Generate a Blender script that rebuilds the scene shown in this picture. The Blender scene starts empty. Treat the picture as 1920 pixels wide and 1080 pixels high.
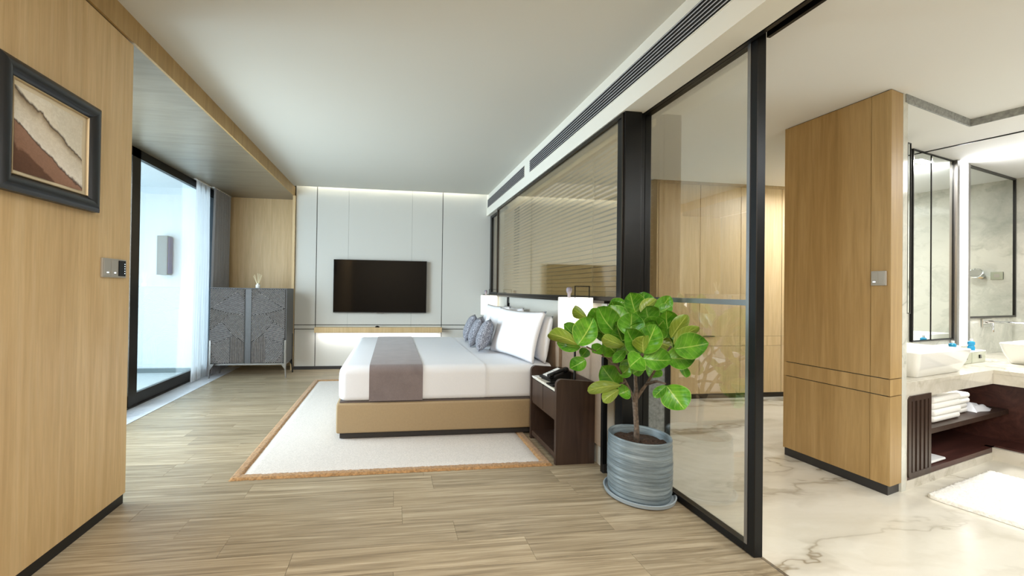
import bpy, bmesh, math, random
from mathutils import Vector, Matrix
random.seed(7)
SC = bpy.context.scene
COL = SC.collection
R = math.radians
PI = math.pi

# ------------------------------------------------------------------ camera
F_PX, CX, CY, CAM_H = 740.0, 835.0, 538.0, 1.35
YAW, PITCH, ROLL = R(7.64), R(0.41), R(0.78)
cam_data = bpy.data.cameras.new('camera')
cam = bpy.data.objects.new('camera', cam_data)
COL.objects.link(cam)
cam_data.sensor_fit = 'HORIZONTAL'
cam_data.sensor_width = 36.0
cam_data.lens = F_PX / 1920 * 36.0
cam_data.shift_x = (960 - CX) / 1920
cam_data.shift_y = -(540 - CY) / 1920
cam_data.clip_start = 0.03
fwd = Vector((math.sin(YAW) * math.cos(PITCH), math.cos(YAW) * math.cos(PITCH), math.sin(PITCH)))
right = Vector((math.cos(YAW), -math.sin(YAW), 0))
upv = right.cross(fwd)
right2 = right * math.cos(ROLL) + upv * math.sin(ROLL)
up2 = upv * math.cos(ROLL) - right * math.sin(ROLL)
M = Matrix((right2, up2, -fwd)).transposed().to_4x4()
M.translation = (0, 0, CAM_H)
cam.matrix_world = M
SC.camera = cam

# ------------------------------------------------------------------ view, sky, lights
SC.view_settings.view_transform = 'Standard'
SC.view_settings.look = 'None'
SC.view_settings.exposure = 0.07
SC.view_settings.gamma = 1.0
SC.view_settings.use_curve_mapping = False
SC.cycles.max_bounces = 10
SC.cycles.diffuse_bounces = 5
SC.cycles.glossy_bounces = 5
SC.cycles.transmission_bounces = 8
SC.cycles.transparent_max_bounces = 16
SC.cycles.caustics_reflective = False
SC.cycles.caustics_refractive = False
SC.cycles.sample_clamp_indirect = 6.0
SC.cycles.use_denoising = True
world = bpy.data.worlds.new('world')
SC.world = world
world.use_nodes = True
wb = world.node_tree.nodes['Background']
wb.inputs[0].default_value = (0.66, 0.85, 1.0, 1)
wb.inputs[1].default_value = 1.5


def area(name, loc, aim, sx, sy, power, col=(1, 1, 1), spread=180):
    d = bpy.data.lights.new(name, 'AREA')
    d.shape = 'RECTANGLE'
    d.size, d.size_y = sx, sy
    d.energy = power
    d.color = col
    d.spread = R(spread)
    o = bpy.data.objects.new(name, d)
    COL.objects.link(o)
    o.location = loc
    o.rotation_euler = (Vector(aim) - Vector(loc)).to_track_quat('-Z', 'Y').to_euler()
    return o


WARM = (1.0, 0.93, 0.82)
NEUT = (1.0, 0.975, 0.94)
COOL = (0.72, 0.88, 1.0)
# area lamps standing in for daylight outside the bay window
area('daylight_window', (-4.7, 4.6, 1.6), (0, 4.6, 1.3), 3.6, 2.4, 105, COOL)
area('daylight_fill', (-3.3, 3.5, 1.5), (-1.2, 4.9, 0.8), 1.85, 2.6, 180, (0.88, 0.95, 1.0), 150)  # added fill, out of view, aimed down the bedroom towards the niche
# unseen fill lamps at ceiling height, added to brighten the rooms
area('living_fill', (-0.1, -1.3, 2.98), (-0.1, -1.3, 0), 2.8, 2.4, 235, NEUT)  # added fill behind the camera, no fixture
area('hall_fill', (3.6, -0.5, 2.73), (3.6, -0.5, 0), 1.6, 1.6, 74, (0.92, 0.96, 1.0))  # added fill for the marble side, outside the view
area('dressing_fill', (5.25, 3.55, 2.74), (5.0, 3.3, 0), 0.9, 0.8, 85, (0.93, 0.965, 1.0))  # added fill, hidden behind the oak column
area('bath_far_fill', (2.9, 5.9, 2.92), (2.9, 5.9, 0), 1.2, 0.9, 4, NEUT)  # added weak fill, hidden behind the blind
# cove strips and hidden strips
area('tv_wall_cove_strip', (0.0, 6.60, 3.10), (0.0, 7.0, 2.75), 3.1, 0.04, 30, NEUT)
area('shelf_under_strip', (-0.2, 6.70, 0.615), (-0.2, 6.86, 0.2), 2.0, 0.03, 14, (1, 0.98, 0.95))
area('wardrobe_cove_strip', (4.4, 4.44, 2.83), (4.4, 4.75, 2.3), 3.0, 0.04, 38, WARM)


# ------------------------------------------------------------------ materials
def lin(c):
    return tuple(((v / 255) / 12.92 if v / 255 <= 0.04045 else ((v / 255 + 0.055) / 1.055) ** 2.4) for v in c) + (1.0,)


class NT:
    def __init__(self, name):
        self.m = bpy.data.materials.new(name)
        self.m.use_nodes = True
        self.t = self.m.node_tree
        self.b = self.t.nodes['Principled BSDF']
        self.out = self.t.nodes['Material Output']

    def n(self, kind, **kw):
        x = self.t.nodes.new(kind)
        for k, v in kw.items():
            setattr(x, k, v)
        return x

    def l(self, a, b):
        self.t.links.new(a, b)

    def coords(self, scale=(1, 1, 1), rot=(0, 0, 0), jitter=False, kind='Object'):
        tc = self.n('ShaderNodeTexCoord')
        mp = self.n('ShaderNodeMapping')
        mp.inputs['Scale'].default_value = scale
        mp.inputs['Rotation'].default_value = rot
        src = tc.outputs[kind]
        if jitter:
            oi = self.n('ShaderNodeObjectInfo')
            ad = self.n('ShaderNodeVectorMath', operation='ADD')
            ml = self.n('ShaderNodeMath', operation='MULTIPLY')
            ml.inputs[1].default_value = 37.0
            self.l(oi.outputs['Random'], ml.inputs[0])
            self.l(src, ad.inputs[0])
            self.l(ml.outputs[0], ad.inputs[1])
            src = ad.outputs[0]
        self.l(src, mp.inputs['Vector'])
        return mp.outputs[0]

    def noise(self, vec, scale, detail=4, rough=0.55, dist=0.0):
        x = self.n('ShaderNodeTexNoise')
        x.inputs['Scale'].default_value = scale
        x.inputs['Detail'].default_value = detail
        x.inputs['Roughness'].default_value = rough
        x.inputs['Distortion'].default_value = dist
        self.l(vec, x.inputs['Vector'])
        return x.outputs['Fac']

    def ramp(self, fac, stops):
        x = self.n('ShaderNodeValToRGB')
        els = x.color_ramp.elements
        while len(els) < len(stops):
            els.new(0.5)
        for e, (p, c) in zip(els, stops):
            e.position = p
            e.color = c
        self.l(fac, x.inputs[0])
        return x.outputs['Color']

    def mix(self, fac, a, b, mode='MIX'):
        x = self.n('ShaderNodeMix', data_type='RGBA', blend_type=mode)
        for s, v in ((0, fac), (6, a), (7, b)):
            if hasattr(v, 'is_linked'):
                self.l(v, x.inputs[s])
            else:
                x.inputs[s].default_value = v
        return x.outputs[2]

    def bump(self, h, strength=0.2, dist=0.01):
        x = self.n('ShaderNodeBump')
        x.inputs['Strength'].default_value = strength
        x.inputs['Distance'].default_value = dist
        self.l(h, x.inputs['Height'])
        self.l(x.outputs[0], self.b.inputs['Normal'])

    def set(self, **kw):
        for k, v in kw.items():
            self.b.inputs[k.replace('_', ' ')].default_value = v
        return self


def plain(name, c, rough=0.5, metal=0.0, spec=0.5, noise=0.0, nscale=30, bump=0.0):
    t = NT(name)
    t.set(Base_Color=lin(c), Roughness=rough, Metallic=metal)
    t.b.inputs['Specular IOR Level'].default_value = spec
    if noise or bump:
        f = t.noise(t.coords(), nscale, 5)
        if noise:
            a = tuple(min(255, v * (1 + noise)) for v in c)
            b = tuple(v * (1 - noise) for v in c)
            t.l(t.ramp(f, [(0.3, lin(b)), (0.7, lin(a))]), t.b.inputs['Base Color'])
        if bump:
            t.bump(f, bump, 0.004)
    return t.m


def wood(name, dark, mid, light, grain=(14, 14, 0.7), rough=0.45, spread=1.0, var=0.10, spec=0.4, bump=0.05):
    t = NT(name)
    v = t.coords(grain, jitter=True)
    f1 = t.noise(v, 1.6, 6, 0.6, 1.2)
    f2 = t.noise(v, 9.0, 3, 0.6, 0.3)
    c = t.ramp(f1, [(0.5 - 0.28 * spread, lin(dark)), (0.5, lin(mid)), (0.5 + 0.26 * spread, lin(light))])
    fine = t.ramp(f2, [(0.3, (0.91, 0.905, 0.895, 1)), (0.65, (1.03, 1.03, 1.03, 1))])
    c = t.mix(1.0, c, fine, 'MULTIPLY')
    if var:
        oi = t.n('ShaderNodeObjectInfo')
        mr = t.n('ShaderNodeMapRange')
        mr.inputs['To Min'].default_value = 1 - var
        mr.inputs['To Max'].default_value = 1 + var
        t.l(oi.outputs['Random'], mr.inputs['Value'])
        cc = t.n('ShaderNodeCombineColor')
        for i in range(3):
            t.l(mr.outputs[0], cc.inputs[i])
        c = t.mix(1.0, c, cc.outputs[0], 'MULTIPLY')
    t.l(c, t.b.inputs['Base Color'])
    t.set(Roughness=rough)
    t.b.inputs['Specular IOR Level'].default_value = spec
    t.bump(f2, bump, 0.003)
    return t.m


def marble(name, base, vein, vein2, scale=1.0, amount=0.5, rough=0.12, stretch=(1, 1, 1), rot=(0, 0, 0), gate_at=0.42):
    t = NT(name)
    v = t.coords(tuple(scale * s for s in stretch), rot)
    warp = t.noise(v, 1.3, 5, 0.6)
    add = t.n('ShaderNodeVectorMath', operation='MULTIPLY_ADD')
    t.l(warp, add.inputs[0])
    add.inputs[1].default_value = (1.6, 1.1, 1.3)
    t.l(v, add.inputs[2])
    n1 = t.noise(add.outputs[0], 0.75, 3, 0.5, 0.6)
    band = t.ramp(n1, [(0.44, (0, 0, 0, 1)), (0.487, (0.35, 0.35, 0.35, 1)), (0.5, (1, 1, 1, 1)), (0.512, (0.3, 0.3, 0.3, 1)), (0.56, (0, 0, 0, 1))])
    gate = t.ramp(t.noise(v, 0.9, 2), [(gate_at, (0, 0, 0, 1)), (gate_at + 0.2, (1, 1, 1, 1))])
    fac = t.mix(1.0, band, gate, 'MULTIPLY')
    cloud = t.ramp(t.noise(add.outputs[0], 1.5, 6, 0.62, 1.0), [(0.45, lin(base)), (0.8, lin(vein2))])
    sc = t.n('ShaderNodeMath', operation='MULTIPLY')
    sc.inputs[1].default_value = amount
    t.l(fac, sc.inputs[0])
    c = t.mix(sc.outputs[0], cloud, lin(vein))
    t.l(c, t.b.inputs['Base Color'])
    t.set(Roughness=rough)
    return t.m


def emit(name, c, strength):
    t = NT(name)
    t.set(Base_Color=lin(c), Emission_Color=lin(c), Emission_Strength=strength, Roughness=0.6)
    return t.m


def pane(name, tint, refl, fres=0.5):
    """clear sheet glass: straight-through tinted light plus a mirror-like reflection"""
    t = NT(name)
    tr = t.n('ShaderNodeBsdfTransparent')
    tr.inputs[0].default_value = tint
    gl = t.n('ShaderNodeBsdfGlossy')
    gl.inputs['Roughness'].default_value = 0.0
    gl.inputs['Color'].default_value = (1, 1, 1, 1)
    lw = t.n('ShaderNodeFresnel')
    lw.inputs['IOR'].default_value = 1.45
    mx = t.n('ShaderNodeMath', operation='MULTIPLY_ADD')
    t.l(lw.outputs[0], mx.inputs[0])
    mx.inputs[1].default_value = fres
    mx.inputs[2].default_value = refl
    ms = t.n('ShaderNodeMixShader')
    t.l(mx.outputs[0], ms.inputs[0])
    t.l(tr.outputs[0], ms.inputs[1])
    t.l(gl.outputs[0], ms.inputs[2])
    t.l(ms.outputs[0], t.out.inputs['Surface'])
    return t.m


def fabric(name, c, rough=0.9, scale=220, amp=0.06, bump=0.25, sheen=0.0, big=0.0):
    t = NT(name)
    v = t.coords()
    f = t.noise(v, scale, 3, 0.6)
    a = tuple(min(255, x * (1 + amp)) for x in c)
    b = tuple(x * (1 - amp) for x in c)
    col = t.ramp(f, [(0.35, lin(b)), (0.65, lin(a))])
    if big:
        g = t.noise(v, 6, 3, 0.6, 0.5)
        k = t.ramp(g, [(0.3, (1 - big,) * 3 + (1,)), (0.7, (1 + big,) * 3 + (1,))])
        col = t.mix(1.0, col, k, 'MULTIPLY')
    t.l(col, t.b.inputs['Base Color'])
    t.set(Roughness=rough)
    t.b.inputs['Specular IOR Level'].default_value = 0.2
    if sheen:
        t.b.inputs['Sheen Weight'].default_value = sheen
    t.bump(f, bump, 0.002)
    return t.m


MT = {}
MT['oak'] = wood('oak_veneer', (194, 162, 116), (208, 178, 131), (217, 190, 146), (9, 9, 0.45), 0.42, var=0.03)
MT['oak_deep'] = wood('oak_veneer_deep', (160, 130, 82), (178, 147, 97), (191, 161, 112), (9, 9, 0.45), 0.45, var=0.05)
MT['oak_light'] = wood('oak_veneer_light', (196, 168, 124), (209, 182, 138), (219, 194, 153), (9, 9, 0.45), 0.42, var=0.02)
MT['plank'] = wood('oak_floor_plank', (122, 108, 86), (157, 142, 117), (184, 170, 145), (0.9, 5, 5), 0.36, var=0.14, spread=0.68, bump=0.08)
MT['subfloor'] = plain('plank_joint', (92, 78, 60), 0.8)
MT['marble_floor'] = marble('marble_floor', (224, 220, 207), (142, 130, 108), (208, 202, 185), 0.85, 0.95, 0.2, (0.55, 1.25, 1), (0, 0, 0.45), 0.36)
MT['marble_counter'] = marble('marble_counter', (218, 213, 200), (120, 110, 92), (176, 168, 148), 2.2, 0.8, 0.15)
MT['marble_wall'] = marble('marble_wall', (216, 216, 206), (104, 106, 98), (164, 168, 158), 1.3, 0.85, 0.12)
MT['marble_sill'] = marble('marble_sill', (226, 230, 236), (170, 178, 190), (205, 212, 222), 1.6, 0.6, 0.15)
MT['paint'] = plain('ceiling_paint', (214, 213, 205), 0.85, spec=0.2)
MT['paint_bath'] = plain('bath_ceiling_paint', (230, 230, 227), 0.85, spec=0.2)
MT['beam_paint'] = plain('bulkhead_paint', (226, 224, 214), 0.8, spec=0.2)
MT['panel'] = fabric('pale_wall_covering', (209, 210, 206), 0.75, 160, 0.02, 0.1)
MT['groove'] = plain('groove_black', (40, 38, 34), 0.6)
MT['black'] = plain('black_metal', (30, 30, 30), 0.35, 0.6)
MT['bronze'] = plain('dark_bronze_metal', (62, 57, 51), 0.32, 0.85)
MT['steel'] = plain('brushed_steel', (150, 148, 146), 0.3, 0.9)
MT['vent'] = plain('grey_vent_paint', (168, 168, 172), 0.5)
MT['chrome'] = plain('chrome', (225, 227, 228), 0.06, 1.0)
MT['mirror'] = plain('mirror_silver', (226, 232, 228), 0.015, 1.0)
MT['skirt'] = plain('dark_skirting', (44, 43, 44), 0.45)
MT['soffit'] = NT('bay_soffit').m
MT['white'] = plain('white_plastic', (235, 235, 233), 0.4)
MT['greyplate'] = plain('grey_switch_plate', (176, 172, 164), 0.35, 0.3)
MT['blackgloss'] = plain('black_glass', (10, 10, 11), 0.08, spec=0.25)
MT['darkwood'] = wood('dark_walnut', (44, 32, 26), (60, 45, 37), (74, 57, 47), (9, 9, 0.6), 0.4, var=0.04)
MT['redwood'] = wood('mahogany', (54, 30, 26), (74, 43, 37), (92, 56, 48), (0.8, 9, 9), 0.38, var=0.04)
MT['tan'] = plain('tan_leather', (158, 137, 105), 0.5, spec=0.4, noise=0.02, nscale=60, bump=0.05)
MT['brownpanel'] = plain('brown_leather', (138, 119, 100), 0.55, noise=0.03, nscale=40)
MT['linen'] = fabric('white_linen', (224, 226, 231), 0.85, 300, 0.012, 0.1)
MT['cotton'] = fabric('white_cotton', (234, 235, 240), 0.85, 120, 0.01, 0.15)
MT['runner'] = fabric('mauve_velvet', (122, 111, 110), 0.8, 180, 0.04, 0.15, 0.25, 0.10)
MT['cushion'] = None
MT['rug'] = fabric('cream_rug', (206, 200, 194), 0.95, 130, 0.05, 0.5)
MT['rugedge'] = fabric('tan_rug_border', (156, 120, 80), 0.95, 60, 0.14, 0.9, 0.2)
MT['bathrug'] = fabric('white_shag', (238, 236, 228), 0.95, 90, 0.05, 0.8)
MT['towel'] = fabric('white_terry', (238, 237, 232), 0.95, 240, 0.03, 0.6)
MT['greyfab'] = fabric('grey_wall_fabric', (188, 186, 178), 0.85, 200, 0.03, 0.15)
MT['drape'] = fabric('grey_drape', (156, 158, 164), 0.9, 160, 0.05, 0.2)
MT['soil'] = plain('soil', (52, 38, 28), 0.95, noise=0.4, nscale=90, bump=0.8)
MT['bark'] = plain('bark', (98, 85, 73), 0.85, noise=0.3, nscale=55, bump=0.8)
MT['stone'] = plain('grey_stone', (150, 153, 152), 0.7, noise=0.15, nscale=45, bump=0.6)
MT['ceramic'] = plain('white_ceramic', (240, 240, 236), 0.08)
MT['blind'] = plain('beige_blind_slat', (206, 188, 152), 0.45)
MT['cord'] = plain('blind_cord', (214, 204, 180), 0.7)
MT['glass'] = pane('clear_glass', (0.975, 0.985, 0.972, 1), 0.008, 0.28)
MT['glass_win'] = pane('window_glass', (0.93, 0.97, 0.98, 1), 0.02, 0.5)
MT['glass_tint'] = pane('tinted_glass', (0.95, 0.91, 0.82, 1), 0.08, 0.5)
MT['shade'] = emit('lit_lamp_shade', (255, 250, 236), 1.1)
MT['strip'] = emit('mirror_light_strip', (245, 248, 255), 6.0)
MT['led'] = emit('status_led', (230, 245, 255), 2.0)
MT['icon'] = emit('mirror_touch_icon', (150, 200, 255), 1.2)
MT['pearl'] = plain('balcony_render', (224, 230, 232), 0.8)
MT['balfloor'] = plain('balcony_tile', (200, 208, 208), 0.5)
MT['bluebottle'] = plain('blue_bottle', (30, 150, 200), 0.15)
MT['boxglass'] = plain('sage_box', (176, 180, 160), 0.25)
MT['lilac'] = plain('lilac_knob', (126, 120, 132), 0.4)


def special_materials():
    # bay soffit: veneer with a silky sheen that mirrors the window
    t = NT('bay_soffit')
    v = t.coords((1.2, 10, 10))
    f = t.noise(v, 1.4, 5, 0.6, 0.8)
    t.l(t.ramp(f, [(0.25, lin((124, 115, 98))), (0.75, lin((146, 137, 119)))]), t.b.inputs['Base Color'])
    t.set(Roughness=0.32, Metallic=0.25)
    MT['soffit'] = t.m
    # patterned grey cushion
    t = NT('grey_speckled_cushion')
    v = t.coords((1, 1, 1))
    f = t.noise(v, 55, 3, 0.75, 2.0)
    t.l(t.ramp(f, [(0.38, lin((70, 72, 82))), (0.5, lin((118, 120, 130))), (0.62, lin((178, 180, 188)))]), t.b.inputs['Base Color'])
    t.set(Roughness=0.85)
    t.bump(f, 0.3, 0.003)
    MT['cushion'] = t.m
    # glazed planter with thrown rings
    t = NT('blue_grey_glaze')
    v = t.coords((2.2, 2.2, 34))
    f = t.noise(v, 1.5, 6, 0.7, 0.3)
    t.l(t.ramp(f, [(0.3, lin((74, 86, 92))), (0.5, lin((110, 124, 131))), (0.72, lin((150, 163, 168)))]), t.b.inputs['Base Color'])
    t.set(Roughness=0.35)
    t.bump(f, 0.7, 0.006)
    MT['pot'] = t.m
    # fiddle leaf: uv.x along the leaf, uv.y across; pale midrib and side veins, yellow underside
    t = NT('fiddle_leaf')
    uv = t.n('ShaderNodeUVMap')
    sp = t.n('ShaderNodeSeparateXYZ')
    t.l(uv.outputs[0], sp.inputs[0])
    a = t.n('ShaderNodeMath', operation='ABSOLUTE')
    t.l(sp.outputs[1], a.inputs[0])
    s1 = t.n('ShaderNodeMath', operation='MULTIPLY_ADD')
    t.l(a.outputs[0], s1.inputs[0])
    s1.inputs[1].default_value = -0.32
    t.l(sp.outputs[0], s1.inputs[2])
    s2 = t.n('ShaderNodeMath', operation='MULTIPLY')
    s2.inputs[1].default_value = 34.0
    t.l(s1.outputs[0], s2.inputs[0])
    s3 = t.n('ShaderNodeMath', operation='SINE')
    t.l(s2.outputs[0], s3.inputs[0])
    veins = t.ramp(s3.outputs[0], [(0.88, (0, 0, 0, 1)), (1.0, (0.30, 0.30, 0.30, 1))])
    rib = t.ramp(a.outputs[0], [(0.02, (0.9, 0.9, 0.9, 1)), (0.06, (0, 0, 0, 1)), (0.94, (0, 0, 0, 1)), (0.985, (0.75, 0.75, 0.75, 1))])
    vv = t.mix(1.0, veins, rib, 'LIGHTEN')
    nz = t.noise(t.coords((1, 1, 1)), 14, 3, 0.6)
    top = t.ramp(nz, [(0.3, lin((54, 116, 22))), (0.7, lin((110, 174, 50)))])
    top = t.mix(vv, top, lin((168, 200, 104)))
    oi = t.n('ShaderNodeObjectInfo')
    und = t.mix(vv, lin((126, 148, 54)), lin((186, 198, 104)))
    tint = t.ramp(oi.outputs['Random'], [(0.0, (0.72, 0.78, 0.72, 1)), (1.0, (1.18, 1.12, 1.0, 1))])
    top = t.mix(1.0, top, tint, 'MULTIPLY')
    geo = t.n('ShaderNodeNewGeometry')
    c = t.mix(geo.outputs['Backfacing'], top, und)
    t.l(c, t.b.inputs['Base Color'])
    t.set(Roughness=0.33)
    t.b.inputs['Subsurface Weight'].default_value = 0.0
    t.bump(s3.outputs[0], 0.12, 0.004)
    MT['leaf'] = t.m
    # sheer curtain
    t = NT('white_sheer')
    tr = t.n('ShaderNodeBsdfTransparent')
    tl = t.n('ShaderNodeBsdfTranslucent')
    tl.inputs[0].default_value = (0.95, 0.97, 1, 1)
    df = t.n('ShaderNodeBsdfDiffuse')
    df.inputs[0].default_value = (0.93, 0.95, 0.97, 1)
    m1 = t.n('ShaderNodeMixShader')
    m1.inputs[0].default_value = 0.5
    t.l(tl.outputs[0], m1.inputs[1])
    t.l(df.outputs[0], m1.inputs[2])
    m2 = t.n('ShaderNodeMixShader')
    m2.inputs[0].default_value = 0.62
    t.l(tr.outputs[0], m2.inputs[1])
    t.l(m1.outputs[0], m2.inputs[2])
    t.l(m2.outputs[0], t.out.inputs['Surface'])
    MT['sheer'] = t.m
    # carved cabinet front
    t = NT('carved_ash')
    f = t.noise(t.coords((30, 30, 30)), 1.0, 3)
    t.l(t.ramp(f, [(0.3, lin((148, 144, 143))), (0.7, lin((186, 181, 179)))]), t.b.inputs['Base Color'])
    t.set(Roughness=0.5)
    MT['carved'] = t.m
    MT['carved_low'] = plain('carved_ground', (34, 32, 31), 0.7)
    MT['cabbody'] = plain('graphite_lacquer', (78, 78, 80), 0.4, noise=0.04)
    # the relief picture: dunes of plaster in bands
    t = NT('dune_painting')
    tc = t.n('ShaderNodeTexCoord')
    sp = t.n('ShaderNodeSeparateXYZ')
    t.l(tc.outputs['Object'], sp.inputs[0])
    nz = t.noise(tc.outputs['Object'], 7, 4, 0.6, 0.4)
    d = t.n('ShaderNodeMath', operation='MULTIPLY_ADD')     # z + 1.0*y : bands run down to the right
    t.l(sp.outputs[1], d.inputs[0])
    d.inputs[1].default_value = 0.56
    t.l(sp.outputs[2], d.inputs[2])
    e = t.n('ShaderNodeMath', operation='MULTIPLY_ADD')
    t.l(nz, e.inputs[0])
    e.inputs[1].default_value = 0.10
    t.l(d.outputs[0], e.inputs[2])
    streak = t.noise(t.coords((3, 3, 3), (0.9, 0, 0)), 14, 5, 0.7, 1.5)
    r = t.ramp(e.outputs[0], [(0.0, lin((96, 66, 48))), (0.30, lin((120, 82, 62)))])
    mr = t.n('ShaderNodeMapRange')
    mr.inputs['From Min'].default_value = -0.35
    mr.inputs['From Max'].default_value = 0.45
    t.l(e.outputs[0], mr.inputs['Value'])
    x = t.n('ShaderNodeValToRGB')
    x.color_ramp.interpolation = 'LINEAR'
    els = x.color_ramp.elements
    stops = [(0.0, (84, 58, 44)), (0.265, (104, 72, 54)), (0.28, (150, 114, 94)), (0.395, (158, 122, 102)), (0.405, (72, 54, 44)),
             (0.42, (242, 236, 226)), (0.53, (226, 216, 198)), (0.575, (168, 150, 126)), (0.585, (70, 56, 44)), (0.60, (238, 232, 218)), (1.0, (214, 202, 180))]
    while len(els) < len(stops):
        els.new(0.5)
    for el, (p, c) in zip(els, stops):
        el.position = p
        el.color = lin(c)
    t.l(mr.outputs[0], x.inputs[0])
    st = t.ramp(streak, [(0.3, (0.86, 0.84, 0.8, 1)), (0.7, (1.06, 1.06, 1.06, 1))])
    t.l(t.mix(1.0, x.outputs[0], st, 'MULTIPLY'), t.b.inputs['Base Color'])
    t.set(Roughness=0.8)
    t.bump(e.outputs[0], 0.4, 0.02)
    MT['art'] = t.m


special_materials()


# ------------------------------------------------------------------ mesh helpers
class MB:
    def __init__(self):
        self.bm = bmesh.new()
        self.uv = None

    def _place(self, verts, mat):
        if mat is not None:
            bmesh.ops.transform(self.bm, matrix=mat, verts=verts)

    def box(self, x0, x1, y0, y1, z0, z1, bev=0.0, seg=2, mat=None):
        r = bmesh.ops.create_cube(self.bm, size=1.0)
        vs = r['verts']
        for v in vs:
            v.co = Vector((x0 if v.co.x < 0 else x1, y0 if v.co.y < 0 else y1, z0 if v.co.z < 0 else z1))
        if bev > 0:
            es = list({e for v in vs for e in v.link_edges})
            rr = bmesh.ops.bevel(self.bm, geom=es, offset=bev, segments=seg, profile=0.5, affect='EDGES')
            vs = list({v for f in rr['faces'] for v in f.verts} | {v for v in vs if v.is_valid})
        self._place(vs, mat)
        return self

    def prism(self, pts, z0, z1, mat=None):
        """plan outline pts (x, y) raised from z0 to z1"""
        lo = [self.bm.verts.new((p[0], p[1], z0)) for p in pts]
        hi = [self.bm.verts.new((p[0], p[1], z1)) for p in pts]
        n = len(pts)
        self.bm.faces.new(lo[::-1])
        self.bm.faces.new(hi)
        for i in range(n):
            self.bm.faces.new((lo[i], lo[(i + 1) % n], hi[(i + 1) % n], hi[i]))
        self._place(lo + hi, mat)
        return self

    def extrude(self, pts, axis, a0, a1, mat=None):
        """closed outline pts in the two other axes, swept from a0 to a1 along axis"""
        def mk(p, a):
            return {'x': (a, p[0], p[1]), 'y': (p[0], a, p[1]), 'z': (p[0], p[1], a)}[axis]
        lo = [self.bm.verts.new(mk(p, a0)) for p in pts]
        hi = [self.bm.verts.new(mk(p, a1)) for p in pts]
        n = len(pts)
        self.bm.faces.new(lo)
        self.bm.faces.new(hi[::-1])
        for i in range(n):
            self.bm.faces.new((lo[(i + 1) % n], lo[i], hi[i], hi[(i + 1) % n]))
        self._place(lo + hi, mat)
        return self

    def tube(self, path, rad, n=8, cap=True):
        path = [Vector(p) for p in path]
        rads = rad if isinstance(rad, (list, tuple)) else [rad] * len(path)
        rings = []
        ref = None
        for i, p in enumerate(path):
            d = (path[min(i + 1, len(path) - 1)] - path[max(i - 1, 0)]).normalized()
            if ref is None:
                ref = Vector((0, 0, 1)) if abs(d.z) < 0.9 else Vector((1, 0, 0))
            a = d.cross(ref).normalized()
            b = d.cross(a).normalized()
            ref = -b if ref.dot(-b) > 0 else b
            a = d.cross(ref).normalized()
            b = d.cross(a).normalized()
            rings.append([self.bm.verts.new(p + (a * math.cos(2 * PI * k / n) + b * math.sin(2 * PI * k / n)) * rads[i]) for k in range(n)])
        for i in range(len(rings) - 1):
            for k in range(n):
                self.bm.faces.new((rings[i][k], rings[i][(k + 1) % n], rings[i + 1][(k + 1) % n], rings[i + 1][k]))
        if cap:
            self.bm.faces.new(rings[0][::-1])
            self.bm.faces.new(rings[-1])
        return self

    def lathe(self, prof, cx=0, cy=0, n=40, sx=1.0, sy=1.0):
        rings = []
        for r, z in prof:
            if r < 1e-5:
                rings.append([self.bm.verts.new((cx, cy, z))])
            else:
                rings.append([self.bm.verts.new((cx + r * sx * math.cos(2 * PI * k / n), cy + r * sy * math.sin(2 * PI * k / n), z)) for k in range(n)])
        for a, b in zip(rings, rings[1:]):
            for k in range(n):
                k2 = (k + 1) % n
                if len(a) == 1 and len(b) == 1:
                    continue
                if len(a) == 1:
                    self.bm.faces.new((a[0], b[k2], b[k]))
                elif len(b) == 1:
                    self.bm.faces.new((a[k], a[k2], b[0]))
                else:
                    self.bm.faces.new((a[k], a[k2], b[k2], b[k]))
        return self

    def grid(self, fn, nu, nv, uv=False):
        """surface fn(u, v) -> point, u and v in 0..1"""
        vs = [[self.bm.verts.new(fn(i / nu, j / nv)) for j in range(nv + 1)] for i in range(nu + 1)]
        lay = self.bm.loops.layers.uv.verify() if uv else None
        for i in range(nu):
            for j in range(nv):
                f = self.bm.faces.new((vs[i][j], vs[i + 1][j], vs[i + 1][j + 1], vs[i][j + 1]))
                if lay:
                    for lp, (a, b) in zip(f.loops, ((i, j), (i + 1, j), (i + 1, j + 1), (i, j + 1))):
                        lp[lay].uv = (a / nu, b / nv * 2 - 1)
        return self

    def build(self, name, mat, parent=None, smooth=None, world=False, fix=True, stuff=False):
        """world=True: the shape was given in world coordinates; it is re-based on its parent's place"""
        if world and parent is not None:
            top = parent
            while top.parent is not None:
                top = top.parent
            mt = (Matrix.Translation(top.location) @ Matrix.Rotation(top.rotation_euler.z, 4, 'Z')).inverted()
            bmesh.ops.transform(self.bm, matrix=mt, verts=self.bm.verts[:])
        if fix:
            bmesh.ops.recalc_face_normals(self.bm, faces=self.bm.faces[:])
        me = bpy.data.meshes.new(name)
        self.bm.to_mesh(me)
        self.bm.free()
        if smooth is not None:
            for p in me.polygons:
                p.use_smooth = True
            if smooth < 180:
                try:
                    me.set_sharp_from_angle(angle=R(smooth))
                except Exception:
                    pass
        if mat is not None:
            me.materials.append(mat)
        o = bpy.data.objects.new(name, me)
        COL.objects.link(o)
        if parent is not None:
            o.parent = parent
        if stuff:
            o['kind'] = 'stuff'
        return o


def B(x0, x1, y0, y1, z0, z1, bev=0.0, seg=2):
    return MB().box(x0, x1, y0, y1, z0, z1, bev, seg)


def tag(o, label, cat, group=None):
    o['label'] = label
    o['category'] = cat
    if group:
        o['group'] = group
    return o


def thing(name, label, cat, loc=(0, 0, 0), rz=0.0, group=None):
    o = bpy.data.objects.new(name, None)
    o.empty_display_size = 0.1
    COL.objects.link(o)
    o.location = loc
    o.rotation_euler = (0, 0, rz)
    return tag(o, label, cat, group)


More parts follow.
